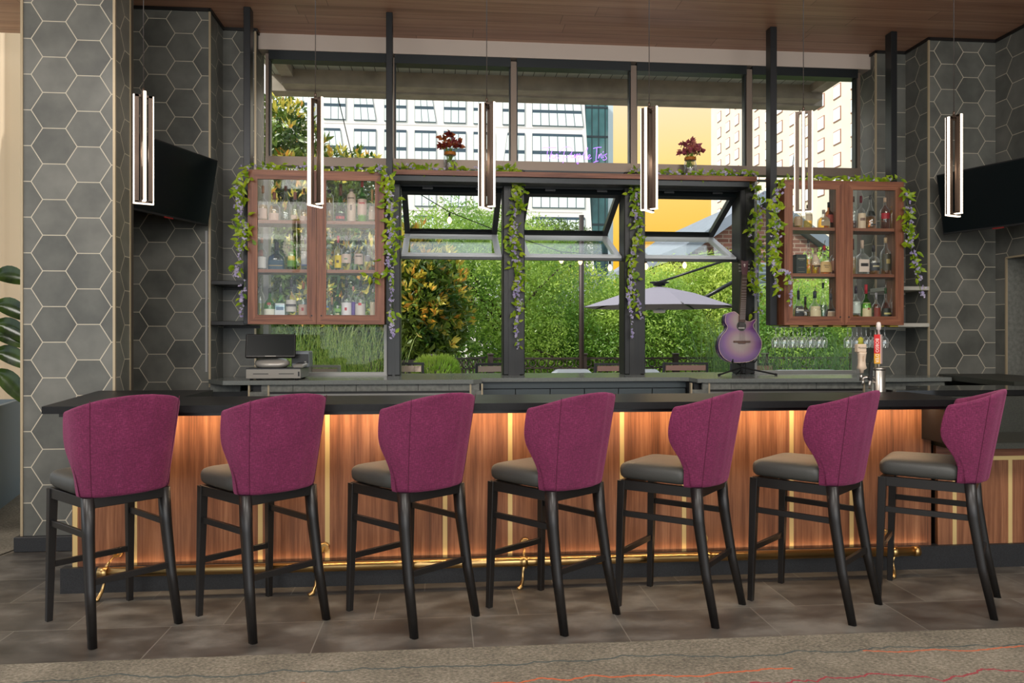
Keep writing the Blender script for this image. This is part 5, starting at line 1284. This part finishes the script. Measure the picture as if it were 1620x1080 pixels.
def cushion(u0, u1, vt, Y, lb):
    xa_, xb_ = aY(u0, vt, Y).x, aY(u1, vt, Y).x; z = aY(u0, vt, Y).z
    t = thing('patio_sofa', ((xa_+xb_)/2, Y, -.02), lb, 'sofa'); w_ = (xb_-xa_)/2
    o_ = MB().bbox(-w_, w_, -.02, .16, z-.34, z+.01, .05).build('back_cushion', flat((190, 194, 196)), t)
    MB().bbox(-w_, w_, .10, .75, z-.5, z-.35, .04).build('seat_cushion', flat((190, 194, 196)), t)
    for s_ in (-1, 1):
        for yy in (0, .7): MB().box(s_*(w_-.03)-.02, s_*(w_-.03)+.02, yy, yy+.04, 0, z-.5).build('leg', M_cf, t)
    MB().box(-w_, w_, 0, .74, z-.53, z-.49).build('frame', M_cf, t)
cushion(874, 937, 583, 10.3, 'light grey cushioned patio sofa left of the second black post')
cushion(1010, 1046, 583, 10.3, 'light grey cushioned patio sofa right of the second black post')
cushion(1225, 1330, 584, 9.3, 'light grey cushioned patio sofa outside the right fixed window')

# grasses
def grassclump(x, y, n_, h, spreadx, mat_, lb, seed, z0=0, wd=.02, hmul=1):
    r0 = random.Random(seed); mb = MB(); mb.smooth = True
    for i in range(n_):
        bxp = Vector((r0.gauss(0, spreadx), r0.gauss(0, .22), z0)); a = r0.uniform(0, 6.28); hh = h*r0.uniform(.55, 1.1); lean = r0.uniform(.05, .30)*hh*(1.6 if r0.random() < .15 else 1)
        dr_ = Vector((math.cos(a), math.sin(a)*.7, 0)); sd_ = Vector((-dr_.y, dr_.x, 0))*(wd*r0.uniform(.5, 1.1)/2); vs = []
        for j in range(6):
            t = j/5; c_ = bxp+dr_*lean*t*t+Vector((0, 0, hh*(t-.28*t**3))); k_ = 1-t*.92; vs += [c_-sd_*k_, c_+sd_*k_]
        mb.add(vs, [(j*2, j*2+1, j*2+3, j*2+2) for j in range(5)], True)
    o = mb.build('ornamental_grass', mat_, loc=(x, y, 0)); tag(o, lb, 'grass')
    return o
gx0 = aY(470, 560, 9.6).x
grassclump(aY(505, 560, 9.9).x, 9.9, 420, 2.3, .30, L_grs, 'tall bright ornamental grass outside the left window, nearer the till', 1, wd=.026)
grassclump(aY(575, 560, 9.7).x, 9.7, 380, 2.15, .24, L_grs, 'tall bright ornamental grass beside the grey window post', 2, wd=.024)
grassclump(aY(440, 560, 10.4).x, 10.4, 220, 2.2, .22, L_grs2, 'ornamental grass half hidden behind the till', 5)
grassclump(aY(1250, 560, 10).x, 10.2, 300, 1.9, .2, L_grs2, 'arching green grass below the hanging wine glasses, beside the guitar', 3)
grassclump(aY(1318, 560, 9.8).x, 9.8, 320, 2.0, .18, L_grs2, 'arching green grass below the right bottle cabinet', 4)
grassclump(aY(1150, 560, 12.9).x, 12.9, 380, 2.4, .25, L_grs2, 'dark spiky plant behind the railing left of the guitar', 6)
# small feathery shrub
r0 = random.Random(5); mb = MB(); sh_x = aY(690, 575, 9.9).x
for i in range(1500):
    d = rvec(r0); p = Vector((d.x*.26, d.y*.22, .85+d.z*.28+.1*abs(d.x)))*1.0; quadleaf(mb, p, d+Vector((0, 0, .8)), rvec(r0), .09, .02)
tag(mb.build('feathery_shrub', L_grn2, loc=(sh_x, 9.9, 0)), 'small feathery light green shrub near the left folding window', 'shrub')

# trees
def tree(x, y, blobs, n_, mat_, lb, seed, L_=.16, W_=.08, trunk=None, nm='tree', tips=None):
    """blobs: ellipsoids (cx, cz, rx, rz, ry) relative to the trunk foot"""
    r0 = random.Random(seed); t = thing(nm, (x, y, -.1), lb, 'tree')
    tot = sum(b_[2]*b_[3] for b_ in blobs); mb = MB()
    for cx_, cz_, rx_, rz_, ry_ in blobs:
        k_ = int(n_*rx_*rz_/tot)
        for i in range(k_):
            d = rvec(r0); rr = r0.random()**.4; p = Vector((cx_+d.x*rx_*rr, d.y*ry_*rr, cz_+d.z*rz_*rr))
            tip = tips and rr > .80 and (d.z+.35*d.x+.3*d.y*-1) > tips[1] and r0.random() < .42
            if tips:
                mb.mat(0)
                for q in range(5):
                    if tip: mb.mat(1 if r0.random() < .82 else 2)
                    dd = (d*(.9 if tip else .3)+rvec(r0)*.9+Vector((0, 0, .5 if tip else 0)))
                    leaf(mb, p+rvec(r0)*.04, dd, rvec(r0), L_*r0.uniform(.8, 1.2), W_*r0.uniform(.8, 1.1))
            else:
                for q in range(3):
                    quadleaf(mb, p+rvec(r0)*L_*.8, rvec(r0)+Vector((0, 0, -.2)), rvec(r0)+Vector((0, -.4, .6)), L_*r0.uniform(.6, 1.3), W_*r0.uniform(.7, 1.2))
    mb.build('crown', [mat_]+([L_mago, L_magr] if tips else []), t)
    tk = MB(); tz = blobs[0][1]
    tk.tube([(0, 0, 0), (.05, 0, tz*.5), (0, 0, tz)], [.12, .09, .05], 8)
    for i in range(9):
        b_ = blobs[i % len(blobs)]; a = r0.uniform(0, 6.28); s0 = Vector((0, 0, tz*r0.uniform(.3, .8)))
        e_ = Vector((b_[0]+b_[2]*.7*math.cos(a), b_[4]*.5*math.sin(a), b_[1]+b_[3]*r0.uniform(-.2, .7))); m_ = s0.lerp(e_, .5)+Vector((0, 0, .15)); tk.tube([s0, m_, e_], [.05, .035, .015], 6)
    tk.build('trunk', M_bark, t); return t
Ym = 15.5
mgx = lambda u: aY(u, 400, Ym).x
tree(mgx(520), Ym, [(mgx(590)-mgx(520), 2.1, 2.0, 1.7, 1.4), (mgx(470)-mgx(520), 3.4, 1.3, 1.9, 1.2), (mgx(440)-mgx(520), 5.0, 1.0, 1.3, 1.0), (mgx(545)-mgx(520), 4.3, 1.15, .95, 1.0), (mgx(660)-mgx(520), 1.9, 1.05, 1.9, 1.1), (mgx(500)-mgx(520), 2.0, 1.6, 1.4, 1.2)], 8200, L_mag, 'magnolia tree with dark glossy leaves and golden young growth', 21, .19, .07, nm='magnolia_tree', tips=(0, .12))
gr_ = lambda u, Y: aY(u, 400, Y).x
tree(gr_(800, 19), 19, [(0, 2.6, 2.2, 2.2, 1.6), (-1.3, 3.4, 1.5, 1.6, 1.2), (1.0, 1.2, 1.8, 1.3, 1.2)], 12350, L_grn, 'feathery green tree seen through the left folding window', 31, .10, .040)
tree(gr_(900, 21), 21, [(0, 2.0, 2.2, 1.7, 1.5), (-1.0, 3.6, 1.5, 1.0, 1.0), (1.2, 1.4, 1.5, 1.4, 1.2)], 12350, L_grn2, 'light green tree behind the slim black pole', 32, .10, .040)
tree(gr_(1000, 19), 19, [(0, 1.6, 2.0, 1.5, 1.4), (.4, 2.4, 1.2, .9, 1.0)], 9500, L_grn, 'green tree behind the patio umbrella, left side', 33, .10, .040)
tree(gr_(1100, 20), 20, [(0, 2.0, 2.0, 1.8, 1.4), (.6, 3.0, 1.1, .9, 1.0), (-1.0, 2.6, 1.0, .9, .9)], 12350, L_grn2, 'yellow-green tree in front of the brick gable, above the umbrella', 34, .10, .040)
tree(gr_(1215, 19), 19, [(0, 1.3, 1.8, 1.6, 1.3), (.9, 1.7, 1.2, 1.3, 1.0)], 9500, L_grn, 'green tree outside the right fixed window', 35, .10, .040)
tree(gr_(1320, 20), 20, [(0, 1.8, 2.0, 2.2, 1.4)], 8550, L_grn2, 'light green tree behind the right bottle cabinet', 36, .10, .040)
tree(gr_(385, 20), 20, [(.4, 5.4, 1.7, 2.0, 1.4), (.2, 3.4, 2.0, 2.0, 1.4), (1.6, 2.6, 1.6, 1.8, 1.2)], 10450, L_grn2, 'bright light green tree above the magnolia at the left window edge', 37, .10, .040)
tree(gr_(620, 23), 23, [(0, 3.6, 2.2, 1.9, 1.6), (2.6, 4.3, 1.8, 1.3, 1.2), (-1.6, 2.4, 2.0, 2.0, 1.4)], 13300, L_grn, 'green tree directly behind the magnolia', 38, .10, .040)
tree(gr_(870, 24), 24, [(0, 4.4, 1.6, .9, 1.2)], 4180, L_mag, 'tree top showing through the middle upper sash', 39, .10, .040)
# dark green hedge line behind the trees
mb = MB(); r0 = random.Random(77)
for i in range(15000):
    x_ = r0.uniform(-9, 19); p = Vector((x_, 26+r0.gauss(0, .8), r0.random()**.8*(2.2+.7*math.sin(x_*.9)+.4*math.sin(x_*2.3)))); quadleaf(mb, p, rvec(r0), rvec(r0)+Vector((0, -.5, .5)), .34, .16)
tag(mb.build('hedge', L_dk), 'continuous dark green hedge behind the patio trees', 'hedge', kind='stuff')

# white office block
YB = 60.0
bw = aY(400, 300, YB).x; be = aY(937, 240, YB).x
ob = thing('office_building', (bw, YB, 0), 'white office block with grouped windows and slanted mullions', 'building')
M_wh = P('white_cladding', (246, 234, 230), .7); M_mul = P('dark_mullion', (56, 74, 88), .4); M_wp = P('bright_pane', (240, 244, 242), .5, var=.06, vscale=.3); M_jt = P('panel_joint', (214, 200, 198), .8)
mb = MB(); zt_ = 30; mb.loft([[(-30, 0, -1), (be-bw+.6, 0, -1), (be-bw+.6, 14, -1), (-30, 14, -1)], [(-30, 0, zt_), (be-bw-1.2, 0, zt_), (be-bw-1.2, 14, zt_), (-30, 14, zt_)]], smooth=False); mb.build('facade', M_wh, ob)
def bwin(u0, u1, v0, v1, np_, sl0=0, sl1=0):
    X0, X1 = aY(u0, v0, YB).x-bw, aY(u1, v0, YB).x-bw; Z1, Z0 = aY(u0, v0, YB).z, aY(u0, v1, YB).z
    X0b, X1b = X0+sl0*YB/FPX, X1+sl1*YB/FPX
    def px2(f, z): a = (z-Z0)/(Z1-Z0); return (X0b+(X0-X0b)*a)*(1-f)+(X1b+(X1-X1b)*a)*f
    mb = MB(); mb.add([(X0b, -.06, Z0), (X1b, -.06, Z0), (X1, -.06, Z1), (X0, -.06, Z1), (X0b, .1, Z0), (X1b, .1, Z0), (X1, .1, Z1), (X0, .1, Z1)], ((0, 1, 2, 3), (0, 4, 5, 1), (1, 5, 6, 2), (2, 6, 7, 3), (3, 7, 4, 0)))
    o_ = mb.build('window', M_mul, ob)
    for (za, zb_) in ((Z0+.06, Z0+(Z1-Z0)*.42), (Z0+(Z1-Z0)*.52, Z1-.22)):
        for i in range(np_):
            fa, fb = i/np_+.03/np_*1.6, (i+1)/np_-.03/np_*1.6
            MB().add([(px2(fa, za), -.075, za), (px2(fb, za), -.075, za), (px2(fb, zb_), -.075, zb_), (px2(fa, zb_), -.075, zb_), (px2(fa, za), -.06, za), (px2(fb, za), -.06, za), (px2(fb, zb_), -.06, zb_), (px2(fa, zb_), -.06, zb_)], ((0, 1, 2, 3), (0, 4, 5, 1), (1, 5, 6, 2), (2, 6, 7, 3), (3, 7, 4, 0))).build('pane', M_wp, o_)
row1 = [(432, 458, 0, 0, 3), (470, 498, 0, 0, 3), (512, 547, 0, 0, 3), (560, 587, 0, 8, 3), (608, 643, 0, 0, 3), (656, 682, 0, 8, 3), (702, 737, 0, 0, 3), (749, 775, 0, 0, 3), (795, 830, 0, 0, 3), (842, 917, 0, 6, 6)]
for u0, u1, s0, s1, n_ in row1: dv = (u0-610)*.031; bwin(u0, u1, 143+dv-(0), 192+dv, n_, s0, s1)
row2 = [(512, 538, 0, 8, 3), (560, 595, 0, 0, 3), (608, 643, 0, 0, 3), (656, 690, 0, 0, 3), (702, 737, 0, 0, 3), (749, 783, 0, 0, 3), (803, 830, -8, 0, 3), (842, 921, 0, 4, 6)]
for u0, u1, s0, s1, n_ in row2: dv = (u0-610)*.026; bwin(u0, u1, 205+dv, 262+dv, n_, s0, s1)
for v0_, v1_ in ((278, 326), (340, 388), (402, 440)):
    for u0, u1 in ((560, 595), (608, 643), (656, 690), (702, 737), (749, 783), (796, 830), (842, 925)): bwin(u0, u1, v0_+(u0-610)*.012, v1_+(u0-610)*.012, 6 if u1 == 925 else 3)
mb = MB()
for zv in (199, 270, 333, 395): z_ = aY(700, zv, YB).z; mb.box(-28, be-bw-.8, -.012, .01, z_-.04, z_+.04)
j_ = mb.build('panel_seams', M_jt, ob); j_['kind'] = 'stuff'
# teal glass tower
YT = 75.0; x0_, x1_ = aY(926, 200, YT).x, aY(968, 200, YT).x
tw = thing('glass_tower', (x0_, YT, 0), 'teal glass tower beside the white office block', 'building')
m, nt, b = newmat('teal_glass'); (x, y, z), pv = pos(nt)
nt.links.new(ramp(nt, noise(nt, pv, .22, 3), ((.35, (40, 84, 86)), (.55, (84, 138, 140)), (.7, (150, 170, 160)))), b.inputs['Base Color']); b.inputs['Roughness'].default_value = .12
MB().box(0, x1_-x0_, 0, 12, -1, 34).build('glazing', m, tw)
mb = MB()
for i in range(5): xq = (x1_-x0_)*i/4; mb.box(xq-.05, xq+.05, -.06, 0, -1, 34)
mm_ = mb.build('mullions', flat((50, 76, 80)), tw); mm_['kind'] = 'stuff'
mb = MB()
for i in range(12): zq = 1+i*2.9; mb.box(0, x1_-x0_, -.08, 0, zq, zq+.2)
mm_ = mb.build('floor_bands', flat((46, 60, 66)), tw); mm_['kind'] = 'stuff'
MB().box(x1_-x0_-.4, x1_-x0_+.1, -.12, 12, -1, 34.2).build('edge_fin', flat((196, 206, 214)), tw)
# receding apartment block on the right
XC = 60.0; ys = XC/.3588
ab = thing('apartment_building', (XC, 105, 0), 'tall pale brick apartment block receding at the right with rows of white windows', 'building')
M_tan = P('tan_brick', (222, 202, 184), .8, var=.06, vscale=.4); M_red = P('spandrel', (150, 104, 86), .8); M_wd = P('white_window', (240, 244, 244), .4)
MB().box(0, 20, -15, ys-105, -2, 53).build('facade', M_tan, ab)
w0 = None
for c_ in range(12):
    for r_ in range(8):
        yy = 5-3+c_*5.0; z_ = 24+r_*3.5
        if z_ > 22+(yy+105)*.1:
            pass
        if w0 is None:
            mb = MB(); mb.box(-.10, .05, -1.1, 1.1, 0, 2.1); mb.mat(1); mb.box(-.14, -.02, -.95, .95, .15, 1.95); w0 = mb.build('window', [M_red, M_wd], ab, loc=(0, yy, z_))
        else: q = w0.copy(); C.objects.link(q); q.parent = ab; q.location = (0, yy, z_)
# brick gable house
YG = 30.0
apx = aY(1202, 305, YG); ev = aY(1080, 395, YG)
gh = thing('brick_house', (apx.x, YG, 0), 'red brick gabled house with slate roof behind the patio trees', 'building')
hw_ = apx.x-ev.x-.5
m, nt, b = newmat('red_brick'); (x, y, z), pv = pos(nt)
br = nt.nodes.new('ShaderNodeTexBrick'); cb = nt.nodes.new('ShaderNodeCombineXYZ'); nt.links.new(x.o, cb.inputs[0]); nt.links.new(z.o, cb.inputs[1]); nt.links.new(cb.outputs[0], br.inputs['Vector'])
br.inputs['Color1'].default_value = s2l((150, 100, 84)); br.inputs['Color2'].default_value = s2l((122, 78, 66)); br.inputs['Mortar'].default_value = s2l((168, 144, 128)); br.inputs['Scale'].default_value = 1; br.inputs['Brick Width'].default_value = .5; br.inputs['Row Height'].default_value = .17; br.inputs['Mortar Size'].default_value = .02
nt.links.new(br.outputs[0], b.inputs['Base Color']); b.inputs['Roughness'].default_value = .9
mb = MB(); mb.loft([[(-hw_, y, -.2), (hw_, y, -.2), (hw_, y, ev.z), (0, y, apx.z-.5), (-hw_, y, ev.z)] for y in (0, 14)], smooth=False); mb.build('walls', m, gh)
M_slt = P('slate_roof', (120, 128, 140), .6, var=.1, vscale=1)
for s_ in (-1, 1):
    dz = (apx.z-.5-ev.z)/hw_
    mb = MB(); mb.add([(0, -.5, apx.z-.45), (s_*(hw_+.5), -.5, ev.z-.5*dz+.05), (s_*(hw_+.5), 14.4, ev.z-.5*dz+.05), (0, 14.4, apx.z-.45), (0, -.5, apx.z), (s_*(hw_+.5), -.5, ev.z-.5*dz+.5), (s_*(hw_+.5), 14.4, ev.z-.5*dz+.5), (0, 14.4, apx.z)], ((0, 1, 2, 3), (7, 6, 5, 4), (0, 4, 5, 1), (1, 5, 6, 2), (2, 6, 7, 3))); mb.build('roof', M_slt, gh)
lv_ = aY(1200, 445, YG)
mb = MB(); mb.box(lv_.x-apx.x-.35, lv_.x-apx.x+.35, -.06, 0, lv_.z-.75, lv_.z+.75); lo = mb.build('louvre', flat((150, 160, 164)), gh)
mb = MB()
for i in range(9): mb.box(lv_.x-apx.x-.3, lv_.x-apx.x+.3, -.1, -.05, lv_.z-.68+i*.16, lv_.z-.62+i*.16)
q = mb.build('louvre_blades', flat((96, 106, 112)), lo); q['kind'] = 'stuff'
# grey house between the trees
gg = thing('grey_house', (aY(868, 450, 34).x, 34, 0), 'small pale grey house glimpsed between the trees left of the black pole', 'building')
MB().box(-2.2, 2.2, 0, 6, -.2, 4.2).build('walls', flat((186, 196, 204)), gg)
mb = MB(); mb.loft([[(-2.5, y, 4.2), (2.5, y, 4.2), (0, y, 5.6)] for y in (-.3, 6.3)], smooth=False); mb.build('roof', M_slt, gg)
MB().box(.2, 1.3, -.05, 0, 1.2, 3.2).build('window', flat((96, 110, 124)), gg)
